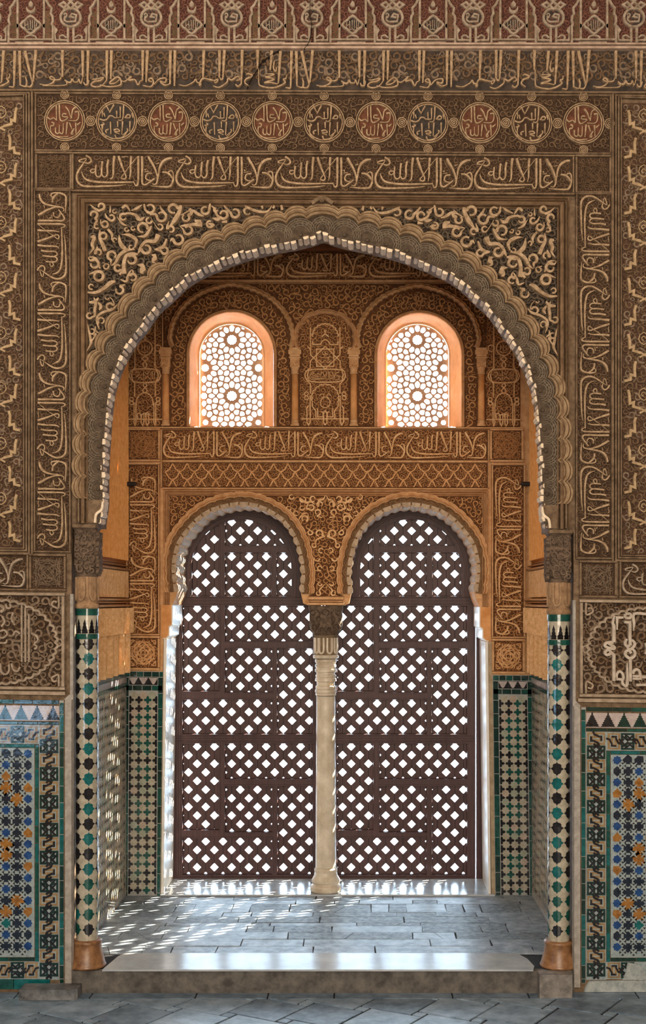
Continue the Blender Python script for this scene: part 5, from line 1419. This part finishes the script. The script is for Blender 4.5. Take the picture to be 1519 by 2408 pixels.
for i, (x0, y0, x1, y1, lb) in enumerate(((303, 1013, 372, 1081, 'left of the motto band under the window ledge'), (1157, 1013, 1225, 1081, 'right of the motto band under the window ledge'),
                                          (303, 1504, 371, 1574, 'above the narrow star tile panel left of the shutters'), (1162, 1504, 1228, 1574, 'above the narrow star tile panel right of the shutters'))):
    star_square(x0, y0, x1, y1, FB, [BGRD, BFIL, BLET if i > 1 else BFIL, BFRM], 'orange-lit interlaced strapwork square ' + lb, YB, 1, 10 + i)
o = thing('lozenge_band', 'narrow orange-lit band of interlaced pointed ogee tracery above the twin arches', 'carved panel', FB(762, 1148))
mb = MB(); bar(mb, FB, 383, 1089.5, 1146, 1147, 0, .004, 0, 0, 8)
scrolls(mb, FB, (384, 1090, 1145, 1146), inrect(384, 1090, 1145, 1146), 4.2, 1.9, .004, .010, 75, m=1, tries=2.2, steps=4)
build(mb, 'ground', [BGRD, BFIL], o)
mb = MB(); OG = [(0, 0), (4.5, 8.5), (7.6, 14.5), (10.2, 15.6), (12.6, 18), (16.9, 19.5)]
for r in range(3):
    n0 = 0 if r % 2 == 0 else 1
    for k in range(-1, 24):
        x = 407 + 33.8 * k + 16.9 * n0; y = 1091 + 19.0 * r
        for sg in (-1, 1):
            P = [(x + sg * a, y + b * .975) for a, b in OG]
            if min(p[0] for p in P) < 384 or max(p[0] for p in P) > 1146: continue
            P = [p for p in P if p[1] < 1146.5]
            if len(P) > 1: stroke(mb, FB, P, .004, .017, w=3.6, n=3, prof='cup')
build(mb, 'tracery', BLET, o)
mb = MB(); bar(mb, FB, 383, 1147.5, 1146, 1152, 0, .024, 0, 1, 8); build(mb, 'fillet', BFRM, o)
for sd, x0 in (('left', 302), ('right', 1160)):
    o = thing('motto_band', f'upright orange-lit band of script motto on the alcove back wall {sd} of the twin arches', 'inscription band', FB(x0 + 35, 1498))
    mb = MB(); bar(mb, FB, x0, 1095, x0 + 70, 1497, 0, .005, 0, 0, 6)
    scrolls(mb, FB, (x0 + 1, 1096, x0 + 69, 1496), inrect(x0 + 1, 1096, x0 + 69, 1496), 6.2, 2.5, .005, .011, 77, m=1, tries=2.2, steps=4)
    build(mb, 'ground', [BGRD, BFIL], o)
    for k in range(2):
        mb = MB(); y0 = (1122, 1308)[k]
        motto(mb, FB, tr_l(x0 + 3, y0, 64, 182) if sd == 'left' else tr_r(x0 + 66, y0 + 182, 64, 182), .005, .026, .135); build(mb, 'lettering', BLET, o)
    mb = MB(); frame(mb, FB, x0 - 5, 1090, x0 + 75, 1497.5, 4.5, 0, .024, 0, 1, 6); build(mb, 'fillet', BFRM, o)

# ------------------------------------------------------------------ twin arches over the shutters
ACL = (561, 1340); ACR = (BMX - 561, 1340)
TRA = [(BMX - x, y) for x, y in reversed(TLA)]
LOB = {}
TANP = mat('tan_plaster', (0.30, 0.225, 0.14), (0.46, 0.36, 0.24), scale=20)
RIB = mat('ribbed_plaster', (0.36, 0.26, 0.17), (0.58, 0.45, 0.32), scale=40)
for sd, P, c in (('left', TLA, ACL), ('right', TRA, ACR)):
    base = [(p[0], p[1]) for p in offset(resample(P, 27), 18, c)]
    LOB[sd] = lobed(base, 2.6, 5, c)
o = thing('twin_arch_spandrel', 'carved orange-lit stucco field of curling scrolls around and between the two shutter arches', 'spandrel', FB(766, 1424))
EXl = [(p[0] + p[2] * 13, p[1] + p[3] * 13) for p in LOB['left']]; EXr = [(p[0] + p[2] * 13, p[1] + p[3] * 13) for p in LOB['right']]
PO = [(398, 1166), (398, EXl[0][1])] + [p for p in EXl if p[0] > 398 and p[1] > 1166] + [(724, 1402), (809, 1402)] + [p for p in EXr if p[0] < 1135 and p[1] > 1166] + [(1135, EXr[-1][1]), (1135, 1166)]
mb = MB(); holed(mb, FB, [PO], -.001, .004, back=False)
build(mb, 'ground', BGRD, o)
mb = MB()


def tw(x, y, r): return all(inpoly(x + r * a, y + r * b, PO) for a, b in ((1, 0), (-1, 0), (0, 1), (0, -1), (.7, .7), (-.7, .7)))


Zt = lambda x, y: (660 + x * .1448, 1160 + y * .1448)
for st in (scr(365, 105, 48, 200, -300, 34, [(560, 190, 8), (480, 140, 34), (420, 165, 40)]), scr(525, 98, 46, 60, 300, 34, [(400, 150, 30), (460, 150, 34)]), scr(640, 185, 46, 120, 300, 34, [(730, 40, 8), (690, 110, 36), (620, 120, 30)]), scr(500, 235, 48, 150, -300, 34, [(460, 150, 8), (420, 250, 36)]),
           scr(605, 315, 46, 60, -300, 32, [(680, 400, 20), (590, 380, 30)]), scr(395, 420, 52, 60, -300, 40, [(290, 440, 8), (370, 340, 40), (455, 340, 8)]), scr(630, 655, 56, 40, -300, 40, [(570, 880, 10), (580, 760, 34), (720, 700, 40)]), scr(485, 640, 40, 0, 300, 30, [(420, 560, 8)]),
           scr(545, 850, 36, 0, 300, 28), scr(660, 930, 40, 60, 290, 26, [(600, 960, 8)]), scr(640, 1220, 40, 60, 290, 26, [(560, 1260, 8)]), scr(615, 1625, 36, -60, 300, 30, [(720, 1480, 8), (640, 1560, 30)]), scr(590, 1060, 46, 0, 200, 30), scr(640, 1470, 34, 0, 280, 24), scr(180, 65, 40, 0, 300, 28), scr(130, 255, 40, 0, 300, 28), scr(350, 245, 38, 0, 300, 28), scr(250, 330, 40, 60, 300, 26)):
    for sg in (1, -1):
        pts = [(Zt(p[0], p[1]), p[2] * .1448 * 1.1) for p in st]
        stroke(mb, FB, [((a[0] if sg > 0 else BMX - a[0]), a[1], w) for a, w in pts], .006, .030, n=2)
scrolls(mb, FB, (398, 1166, 1135, 1402), tw, 7.5, 2.4, .004, .018, 99, tries=3.2, wf=.5, m=1)
build(mb, 'scrollwork', [BLET, BFIL], o)
mb = MB()
for off, w, h in ((0, 5, .030), (5.5, 4, .020), (10, 3, .026)):
    stroke(mb, FB, [(388 + off, 1424), (388 + off, 1156 + off), (BMX - 388 - off, 1156 + off), (BMX - 388 - off, 1424)], 0, h, w=w, straight=True, prof='round')
bar(mb, FB, 724, 1403, 809, 1411, 0, .03, 0, 1); bar(mb, FB, 727, 1411.5, 806, 1416, 0, .022, 0, 1); bar(mb, FB, 722, 1416.5, 811, 1423.5, 0, .036, 0, 1)
build(mb, 'frame_moulding', BFRM, o)
for sd, P, c in (('left', TLA, ACL), ('right', TRA, ACR)):
    o = thing('shutter_arch', f'horseshoe arch with rope-like ribbed edge over the {sd} lattice shutter', 'arch', FB(c[0], 1424))
    mb = MB(); loft(mb, FB, LOB[sd], [(-1, 0), (-.5, .030), (2.5, .040), (4, .028), (6, .036), (8.5, .040), (9.5, .026), (12.5, .026), (13, 0)]); build(mb, 'scalloped_moulding', BFRM, o)
    mb = MB(); a = LOB[sd]; b = offset(resample(P, len(a) - 1), 2, c); vs = []
    for p, q_ in zip(a, b): vs += [FB(p[0], p[1], .003), FB(q_[0], q_[1], .008)]
    mb.add(vs, [(2 * i, 2 * i + 1, 2 * i + 3, 2 * i + 2) for i in range(len(a) - 1)])
    for i in range(0, len(a) - 5, 5):
        m_ = a[i + 2]; e0, e1_ = a[i], a[i + 5]
        for t in (.35, .7):
            x, y = m_[0] - m_[2] * 18 * t, m_[1] - m_[3] * 18 * t
            stroke(mb, FB, [(e0[0] - e0[2] * 15 * t, e0[1] - e0[3] * 15 * t), (x + m_[2] * 6, y + m_[3] * 6), (e1_[0] - e1_[2] * 15 * t, e1_[1] - e1_[3] * 15 * t)], .004, .013, w=1.6, m=1, prof='v', n=3)
    build(mb, 'lace_band', [mat('twin_lace_' + sd, (0.13, 0.075, 0.035), (0.26, 0.16, 0.08), scale=50), BFIL], o)
    mb = MB(); pts = offset(resample(P, 26 * 6), 0, c); rg = random.Random(8)
    for k in range(26):
        seg = pts[k * 6:k * 6 + 6]; N = len(seg)
        dep = [0, 2.4, 3.6, 3.4, 2.2, .4]
        I_ = [(p[0] - p[2] * d, p[1] - p[3] * d) for p, d in zip(seg, dep)]; O_ = [(p[0] + p[2] * 8, p[1] + p[3] * 8) for p in reversed(seg)]
        if k < 26:
            Q = I_ + O_; M = len(Q); sh = 3.0
            fr = []
            for x, y in Q: fr.append(FB(x, y, .012))
            mb.add([FB(x, y, -.395) for x, y in Q] + fr, [(i, (i + 1) % M, M + (i + 1) % M, M + i) for i in range(M)] + [tuple(range(M, 2 * M))])
    build(mb, 'ribbed_edge', RIB, o)
    mr = (lambda x: x) if sd == 'left' else (lambda x: BMX - x)
    mb = MB(); holed(mb, FB, [[(mr(x), y) for x, y in ((387, 1425), (404, 1425), (404, 1470.5), (397, 1476), (397, 1496), (390, 1503), (380, 1503), (380, 1425))]], .0, .014)
    build(mb, 'corbel', BORG, o)
    mb = MB(); holed(mb, FB, [[(mr(x), y) for x, y in ((400, 1425), (406.5, 1425), (406.5, 1472), (399.5, 1478), (399.5, 1498), (391, 1505), (384, 1505))]], -.395, .012)
    build(mb, 'corbel_lining', JAMB, o)
    mb = MB(); e0, e1_ = (386, 379)
    holed(mb, FB, [[(mr(x), y) for x, y in ((e0, 1506), (392.5, 1506), (384.5, 2104), (e1_, 2104))]], -.395, .008)
    holed(mb, FB, [[(mr(x), y) for x, y in ((376 if sd == 'right' else 384.5, 1506), (385.5, 1506), (377.5, 2104), (369 if sd == 'right' else 376.5, 2104))]], .0, .006, 1)
    ob = build(mb, 'jamb_lining', [JAMB, TANP], loc=FB(mr(386), 2104)); tag(ob, f'smooth white jamb lining on the {sd} side of the shutters', 'jamb')

# ------------------------------------------------------------------ central marble column
o = thing('marble_column', 'slim cream marble column with ringed neck standing between the two lattice shutters', 'column', FB(766, 2100))
u = .0025; X0 = FB(765.5, 1800)[0]; y0 = YB + .055; fz = lambda py: FP(YB)(765, py)[2]


def lt(name, prof, m, seg=48):
    b = MB(); lathe(b, X0, y0, [(r * u, fz(y)) for r, y in prof], seg); return build(b, name, m, o, smooth=False)


lt('base', [(35, 2099.5), (36.5, 2096), (36.5, 2089), (34.5, 2085), (31.5, 2083), (31.5, 2080), (33.5, 2077), (33.5, 2072), (31, 2068), (28, 2062), (26.5, 2054), (27.2, 2051), (27.2, 2047), (24.6, 2044)], MARB)
lt('shaft', [(24.2, 2043.5), (23.8, 1950), (22.6, 1720), (22.2, 1638)], MARB)
lt('neck_rings', [(22.4, 1637), (24.3, 1636), (24.3, 1632), (23.2, 1630.5), (25.6, 1629), (25.6, 1623), (23.4, 1621.5), (24.4, 1620), (24.4, 1614.5), (21.5, 1613), (21.5, 1604), (25.6, 1602.5), (24.6, 1596), (23.2, 1594), (24.4, 1592), (24.4, 1588), (22.2, 1587), (22.2, 1582), (25.6, 1580.5), (25.6, 1575), (23.4, 1574), (24, 1570), (25.4, 1568), (25.4, 1564.5), (23.2, 1563), (24, 1559), (25.4, 1557), (25.4, 1551.5), (22.2, 1550), (29.5, 1548.5), (30.8, 1546), (30.8, 1543), (29, 1540.5), (27, 1540)], MARB)
for y in (1583.5, 1609 - 25, 1611, 1550.2, 1622, 1631, 1594, 1563.5):
    pass
lt('capital_drum', [(26.5, 1540), (26.4, 1520), (27, 1500), (30, 1494)], GROOVE)
CD = CYL(765.5, y0, 26.6, YB)
mb = MB()
for i in range(9):
    px = 765.5 - 9.6 + i * 19.2
    stroke(mb, CD, [(px - 5.4, 1500), (px - 5.6, 1526), (px - 4, 1534), (px, 1536.5), (px + 4, 1534), (px + 5.6, 1526), (px + 5.4, 1500)], 0, .006, w=5.2, n=3, prof='flat')
build(mb, 'capital_loops', MARB, o)
mb = MB(); lv = [(28, 1499, 1.0), (32, 1490, .8), (37, 1480, .55), (39.5, 1468, .42), (39.5, 1455, .36), (39, 1440, .32), (40.5, 1430, .28), (41, 1424.5, .28)]
vs = []
for r, yy, p in lv:
    for i in range(40):
        a = 2 * PI * i / 40; c_, s_ = math.cos(a), math.sin(a)
        vs.append((X0 + r * u * math.copysign(abs(c_) ** p, c_), y0 + .035 + r * u * math.copysign(abs(s_) ** p, s_), fz(yy)))
mb.add(vs, [(j * 40 + i, j * 40 + (i + 1) % 40, (j + 1) * 40 + (i + 1) % 40, (j + 1) * 40 + i) for j in range(len(lv) - 1) for i in range(40)] + [tuple(range(280, 320))])
Fc = lambda px, py, h=0: (X0 + (px - 765.5) * u, y0 + .035 - 39 * u - h, fz(py))
for st in ([(765, 1446, 2), (756, 1440, 4), (765, 1432, 5), (774, 1440, 4), (766, 1450, 2)], scr(740, 1475, 8, 90, 290, 5, [(752, 1450, 3), (750, 1464, 5)]), scr(791, 1475, 8, 90, -290, 5, [(779, 1450, 3), (781, 1464, 5)]), scr(757, 1480, 4.6, 120, 290, 3), scr(774, 1480, 4.6, 60, -290, 3),
           scr(735, 1440, 6.5, 0, 300, 4), scr(796, 1440, 6.5, 180, -300, 4), [(746, 1434, 2), (752, 1444, 5), (744, 1456, 5), (752, 1470, 3)], [(785, 1434, 2), (779, 1444, 5), (787, 1456, 5), (779, 1470, 3)], [(765, 1458, 7), (765, 1464, 7)], [(730, 1456, 3), (738, 1462, 5), (732, 1472, 3)], [(801, 1456, 3), (793, 1462, 5), (799, 1472, 3)]):
    stroke(mb, Fc, st, -.004, .012, n=3, prof='round', w=4)
build(mb, 'capital', DARKC, o)

# ------------------------------------------------------------------ star tile panels either side of the shutters
CRS = []
for i in range(4):
    c_, s_ = (1, 0, -1, 0)[i], (0, 1, 0, -1)[i]
    for a, b in ((3.2, -3.0), (6.5, -3.4), (9.8, 0), (6.5, 3.4)): CRS.append((a * c_ - b * s_, a * s_ + b * c_))
ST8 = [(10.2 * math.cos(PI * i / 8) * (1 if i % 2 == 0 else .80), 10.2 * math.sin(PI * i / 8) * (1 if i % 2 == 0 else .80)) for i in range(16)]
for sd, x0 in (('left', 290), ('right', 1158)):
    kx = (lambda px, py: -(py - 1590) * .006) if sd == 'left' else (lambda px, py: (py - 1590) * .012)
    fp = FP(YB, SKB, kx); o = thing('star_tile_panel', f'tall narrow panel of cream star and dark cross tiles {sd} of the shutters', 'tile panel', fp(x0 + 47, 2108))
    rg = random.Random(14)
    mb = MB()
    strip(mb, fp, x0 + 1, 1584, x0 + 94, 1596, 18, [0, 1], rg, .005); strip(mb, fp, x0 + 1, 1616, x0 + 94, 1628, 24, [0, 1, 1], rg, .005)
    strip(mb, fp, x0 + 1, 1597, x0 + 13, 2108, 42, [1, 1, 0], rg, .005); strip(mb, fp, x0 + 82, 1597, x0 + 94, 2108, 42, [0, 0, 1], rg, .005)
    bar(mb, fp, x0, 1583, x0 + 95, 1629, 0, .0018, 2); bar(mb, fp, x0, 1629, x0 + 14, 2109, 0, .0018, 2); bar(mb, fp, x0 + 81, 1629, x0 + 95, 2109, 0, .0018, 2)
    build(mb, 'green_border', [T_GRN, T_GRN2, T_GRT], o)
    mb = MB(); bar(mb, fp, x0 + 14, 1597, x0 + 81, 1615, 0, .002, 0)
    for i in range(3):
        x = x0 + 24 + 23.5 * i
        poly(mb, fp, [(x - 11, 1598), (x + 11, 1598), (x + 8, 1602), (x + 9, 1602), (x + 5, 1607), (x + 6, 1607), (x + 2, 1613), (x - 2, 1613), (x - 6, 1607), (x - 5, 1607), (x - 9, 1602), (x - 8, 1602)], 0, .004, 1)
    build(mb, 'crest', [T_BLK, T_PNK], o)
    mb = MB(); bar(mb, fp, x0 + 14, 1629, x0 + 81, 2109, 0, .002, 0, 0, 4)
    seq = [1, 1, 2, 2, 1, 2, 1, 1, 2, 2]
    for j in range(24):
        y = 1640 + 20.2 * j
        for i in range(3):
            if y < 2100: poly(mb, fp, [(x0 + 27 + 20.6 * i + a, y + b) for a, b in ST8], 0, .0036, rg.choice((3, 3, 3, 4, 5)))
        for i in range(-1, 3):
            x = x0 + 37.3 + 20.6 * i; yy = y + 10.1
            if yy > 2104: continue
            P = cliprect([(x + a, yy + b) for a, b in CRS], x0 + 14.5, 1629, x0 + 80.5, 2108)
            m_ = 1 if i in (-1, 2) else (seq[j % 10] if rg.random() > .12 else 3 - seq[j % 10])
            if len(P) > 2: poly(mb, fp, P, 0, .004, m_)
    build(mb, 'star_field', [T_GRT, T_BLK, T_GRN, T_CRM, T_CRM2, T_CRM3], o)

# ------------------------------------------------------------------ side walls of the alcove
for sd, X, sg in (('left', XL, 1), ('right', XR, -1)):
    f = RV(X + sg * .0015, sg); o = thing('side_tile_dado', f'star and cross tile dado along the {sd} side wall of the alcove', 'tile dado', (X, .9, ZF))
    mb = MB(); ua, ub = .23, YB - .004; rg = random.Random(6)
    bar(mb, f, ua, ZF + .002, ub, 1.385, 0, .002, 0)
    for j in range(24):
        for i in range(26):
            x, y = ua + .026 + .0512 * i, ZF + .05 + .0512 * j
            poly(mb, f, [(x + a * .00253, y + b * .00253) for a, b in ST8], 0, .0036, rg.choice((3, 3, 4, 5)))
            if j < 23 and i < 25: poly(mb, f, [(x + .0256 + a * .0019, y + .0256 + b * .0022) for a, b in CRS], 0, .004, rg.choice((1, 1, 2)))
    build(mb, 'star_field', [T_GRT, T_BLK, T_TAN, T_CRM2, T_CRM, T_CRM3], o)
    mb = MB()
    for z0, z1 in ((1.300, 1.325), (1.358, 1.385)):
        x = ua
        while x < ub - .005:
            b_ = min(ub, x + rg.uniform(.05, .10)); bar(mb, f, x + .001, z0, b_ - .001, z1, 0, .005, rg.choice((0, 1)), .001); x = b_
    bar(mb, f, ua, 1.326, ub, 1.357, 0, .0045, 2)
    build(mb, 'green_border', [T_GRN, T_GRN2, T_PNK], o)

    o = thing('stalactite_frieze', f'fluted stalactite stucco frieze above the tile dado on the {sd} side wall', 'carved panel', (X, .9, 1.39))
    mb = MB(); bar(mb, f, ua, 1.388, ub, 1.80, 0, .004, 1)
    n = 15
    for i in range(n):
        x = ua + .03 + (ub - ua - .03) * i / n
        stroke(mb, f, [(x, 1.392, .036), (x, 1.60, .040), (x, 1.66, .052), (x, 1.70, .020)], .003, .050 if i % 2 else .038, n=2, prof='round')
        stroke(mb, f, [(x + .04, 1.62, .02), (x + .04, 1.72, .042), (x + .04, 1.765, .036)], .003, .055, n=2, prof='round')
        poly(mb, f, ring(x, 1.735, .012, 8), .0, .045, 0, .3)
    for z, h, w_ in ((1.778, .05, .016), (1.797, .034, .012), (1.812, .05, .014)): stroke(mb, f, [(ua, z), (ub, z)], 0, h, w=w_, straight=True, prof='round')
    build(mb, 'flutes', [BLET, BGRD], o)
    o = thing('leaf_frieze', f'band of upright carved leaves above the stalactite frieze on the {sd} side wall', 'carved panel', (X, .9, 1.82))
    mb = MB(); bar(mb, f, ua, 1.821, ub, 2.02, 0, .004, 0); rg = random.Random(3)
    for i in range(44):
        x = ua + .015 + (ub - ua - .03) * i / 44
        stroke(mb, f, [(x, 1.825, .010), (x + .006, 1.86 + .02 * (i % 3), .020), (x - .005, 1.92, .012), (x, 1.975, .008)], .003, .022, n=3, m=1)
        poly(mb, f, ring(x + .012, 1.85 + .035 * (i % 4), .008, 7), 0, .02, 1, .3)
    build(mb, 'leaves', [BGRD, BLET], o)
    mb = MB()
    for z, h, w_ in ((1.988, .034, .014), (2.008, .026, .010)): stroke(mb, f, [(ua, z), (ub, z)], 0, h, w=w_, straight=True, prof='round')
    build(mb, 'fillet', BFRM, o)
    o = thing('side_wall_panel', f'tall orange-lit panel of fine upright carving on the {sd} side wall of the alcove', 'carved panel', (X, .9, 2.03))
    mb = MB(); bar(mb, f, ua, 2.026, ub, 4.25, 0, .004, 0); rg = random.Random(33)
    for i in range(56):
        x = ua + .012 + (ub - ua - .02) * i / 56; z = 2.04
        while z < 4.15:
            L = rg.uniform(.05, .13); dxx = rg.uniform(-.012, .012)
            stroke(mb, f, [(x, z, .005), (x + dxx, z + L * .5, .013), (x + dxx * .3, z + L, .004)], .003, .020, n=2, m=1, prof='v'); z += L * rg.uniform(.75, 1.0)
    build(mb, 'carving', [mat('side_ground_' + sd, (0.30, 0.095, 0.02), (0.46, 0.17, 0.04), scale=20), mat('side_relief_' + sd, (0.70, 0.31, 0.085), (0.88, 0.46, 0.17), scale=30)], o)  # orange bounce light on the side walls painted into both tones
    P = FP(1.50)(305 if sd == 'left' else 1222, 1138); mb = MB(); xe = X + sg * .075
    n_ = 12; vs = []
    for xx in (X + sg * .006, xe - sg * .012, xe):
        r = .013 if xx != xe else .009
        for i in range(n_): vs.append((xx, 1.50 + r * math.cos(2 * PI * i / n_), P[2] + r * math.sin(2 * PI * i / n_)))
    mb.add(vs, [(j * n_ + i, j * n_ + (i + 1) % n_, (j + 1) * n_ + (i + 1) % n_, (j + 1) * n_ + i) for j in range(2) for i in range(n_)] + [tuple(range(2 * n_, 3 * n_)), tuple(range(n_))])
    ob = build(mb, 'iron_peg', IRON, loc=(X, 1.5, P[2])); tag(ob, f'short dark iron peg sticking out of the {sd} side wall beside the script band', 'peg')

# ------------------------------------------------------------------ sill and lattice shutters
mb = MB()
a, b = FB(379, 2100)[0], FB(1162, 2100)[0]
holed(mb, lambda p, q_, r: (p, q_, r), [[(a, YB - .035), (b, YB - .035), (b, YB + .44), (a, YB + .44)]], ZF + .001, .086)
ob = build(mb, 'window_sill', SLAB, loc=(0, YB, ZF)); tag(ob, 'low pale marble sill under the two lattice shutters', 'sill')
o = thing('wooden_casing', 'fixed dark wooden casing standing around the pair of lattice shutters', 'casing', FS(766, 2076))
for x0, x1 in ((372, 401.5), (756.5, 763.5), (1119, 1172)):
    mb = MB(); bar(mb, FS, x0, 1150, x1, 2076, -.06, .012, 0, 1)
    if x1 > 1100:
        for x in (1126, 1132, 1138, 1145): bar(mb, FS, x - 1, 1160, x + 1, 2070, .01, .017, 0, .4)
    build(mb, 'upright', WOOD, o)
mb = MB(); bar(mb, FS, 372, 1120, 1172, 1149.5, -.06, .012, 0, 1); build(mb, 'lintel', WOOD, o)

G = 40.6; HO, HI = G / 2, 9.6
PAN = [(430, 1425, 515, 1625), (530, 1425, 735, 1508), (530, 1525, 640, 1628), (652, 1525, 735, 1726), (430, 1645, 640, 1726),
       (430, 1748, 515, 1951), (530, 1748, 735, 1831), (530, 1848, 640, 1956), (653, 1848, 735, 2056), (430, 1970, 640, 2056)]
HEADS = (('left', 0.0, 567.5, [(452, 1236, 515, 1402), (530, 1218, 690, 1283), (530, 1300, 638, 1402), (651, 1300, 690, 1402)]),
         ('right', 362.6, 603.0, [(474, 1256, 515, 1402), (530, 1222, 705, 1283), (530, 1300, 640, 1402), (654, 1300, 722, 1402)]))
for sd, SH, AX, HP in HEADS:
    FW = lambda px, py, h=0., s_=SH: FS(px + s_, py, h)
    r_ = thing('lattice_shutter', f'{sd} dark wooden lattice shutter pierced by rows of diamond holes', 'shutter', FW(581, 2075), 'pair of lattice shutters')
    mb = MB()
    holed(mb, FW, [[(402.5, 1152), (755, 1152), (755, 2075), (402.5, 2075)]] + [[(a, b), (c, b), (c, d), (a, d)] for a, b, c, d in HP + PAN], -.030, .012)
    for y in (1406, 1413, 1420, 1731, 1737, 1743): bar(mb, FW, 406, y - 1.3, 752, y + 1.3, .011, .017, 0, .5)
    for x in (408, 414, 420, 425): bar(mb, FW, x - 1, 1428, x + 1, 2060, .011, .017, 0, .4)
    for y in (2061, 2067): bar(mb, FW, 428, y - 1.2, 750, y + 1.2, .011, .017, 0, .4)
    build(mb, 'shutter_stiles', WOOD, r_)
    for pn in HP + PAN:
        x0, y0, x1, y1 = pn; mb = MB()
        i0, i1 = int((x0 - 443) // HO) - 1, int((x1 - 443) // HO) + 2; j0, j1 = int((y0 - 1979) // HO) - 1, int((y1 - 1979) // HO) + 2
        for i in range(i0, i1):
            for j in range(j0, j1):
                if (i + j) % 2: continue
                cx, cy = 443 + HO * i, 1979 + HO * j
                O = [(cx, cy - HO), (cx + HO, cy), (cx, cy + HO), (cx - HO, cy)]; I = [(cx, cy - HI), (cx + HI, cy), (cx, cy + HI), (cx - HI, cy)]
                for k in range(4):
                    Q = cliprect([O[k], O[(k + 1) % 4], I[(k + 1) % 4], I[k]], x0, y0, x1, y1)
                    if len(Q) < 3: continue
                    n_ = len(Q)
                    mb.add([FW(p[0], p[1], -.004) for p in Q] + [FW(p[0], p[1], -.026) for p in Q], [tuple(range(n_)), tuple(range(n_, 2 * n_))])
                Q = cliprect(I, x0, y0, x1, y1)
                if len(Q) > 2:
                    n_ = len(Q); mb.add([FW(p[0], p[1], -.004) for p in Q] + [FW(p[0], p[1], -.026) for p in Q], [(k, (k + 1) % n_, n_ + (k + 1) % n_, n_ + k) for k in range(n_)])
                Q = cliprect([(cx - .55, cy + HI + .3), (cx + .55, cy + HI + .3), (cx + .55, cy + G - HI - .3), (cx - .55, cy + G - HI - .3)], x0, y0, x1, y1)
                if len(Q) > 2: poly(mb, FW, Q, -.004, -.0034, 1)
        frame(mb, FW, x0 - 4, y0 - 4, x1 + 4, y1 + 4, 5, -.004, .016, 0, 1.2)
        build(mb, 'lattice_panel', [WOOD, WOODD], r_)
    mb = MB()
    holed(mb, FW, [[(403, 1153), (754, 1153), (754, 1404), (403, 1404)], archpts(AX, 118, 1222, 1403.5, 28, 1.02)], .012, .024)
    for rr, w in ((121, 3), (129, 4), (138, 4), (147, 5)):
        P = [(AX - rr, 1403)] + ring(AX, 1342, rr, 26, rr * 1.02, PI, 2 * PI, False) + [(AX + rr, 1403)]
        P = [p for p in P if 405 < p[0] < 752]
        stroke(mb, FW, P, .022, .030, w=w, straight=True)
    build(mb, 'arched_head', WOOD, r_)

GROUPS = {'tiled_column': 'tiled columns flanking the opening', 'colonnette': 'colonnettes of the window panel', 'motto_band': 'bands repeating the script motto', 'strapwork_square': 'interlaced strapwork squares',
          'rib_lattice': 'rib lattice panels at the wall edges', 'arch_spandrel': 'spandrels of the great arch', 'kufic_panel': 'panels above the tile dadoes', 'tile_dado': 'tile dadoes of the hall', 'blind_arch': 'arches over the windows',
          'letter_strip': 'letter strips beside the windows', 'shutter_arch': 'twin shutter arches', 'star_tile_panel': 'star tile panels beside the shutters', 'side_tile_dado': 'tile dadoes of the side walls', 'stalactite_frieze': 'stalactite friezes of the side walls',
          'leaf_frieze': 'leaf friezes of the side walls', 'side_wall_panel': 'carved panels of the side walls', 'iron_peg': 'iron pegs', 'jamb_post': 'stone jamb posts', 'jamb_lining': 'white jamb linings'}
for ob in list(COL.objects):
    g = GROUPS.get(ob.name.split('.')[0])
    if g and ob.parent is None: ob['group'] = g
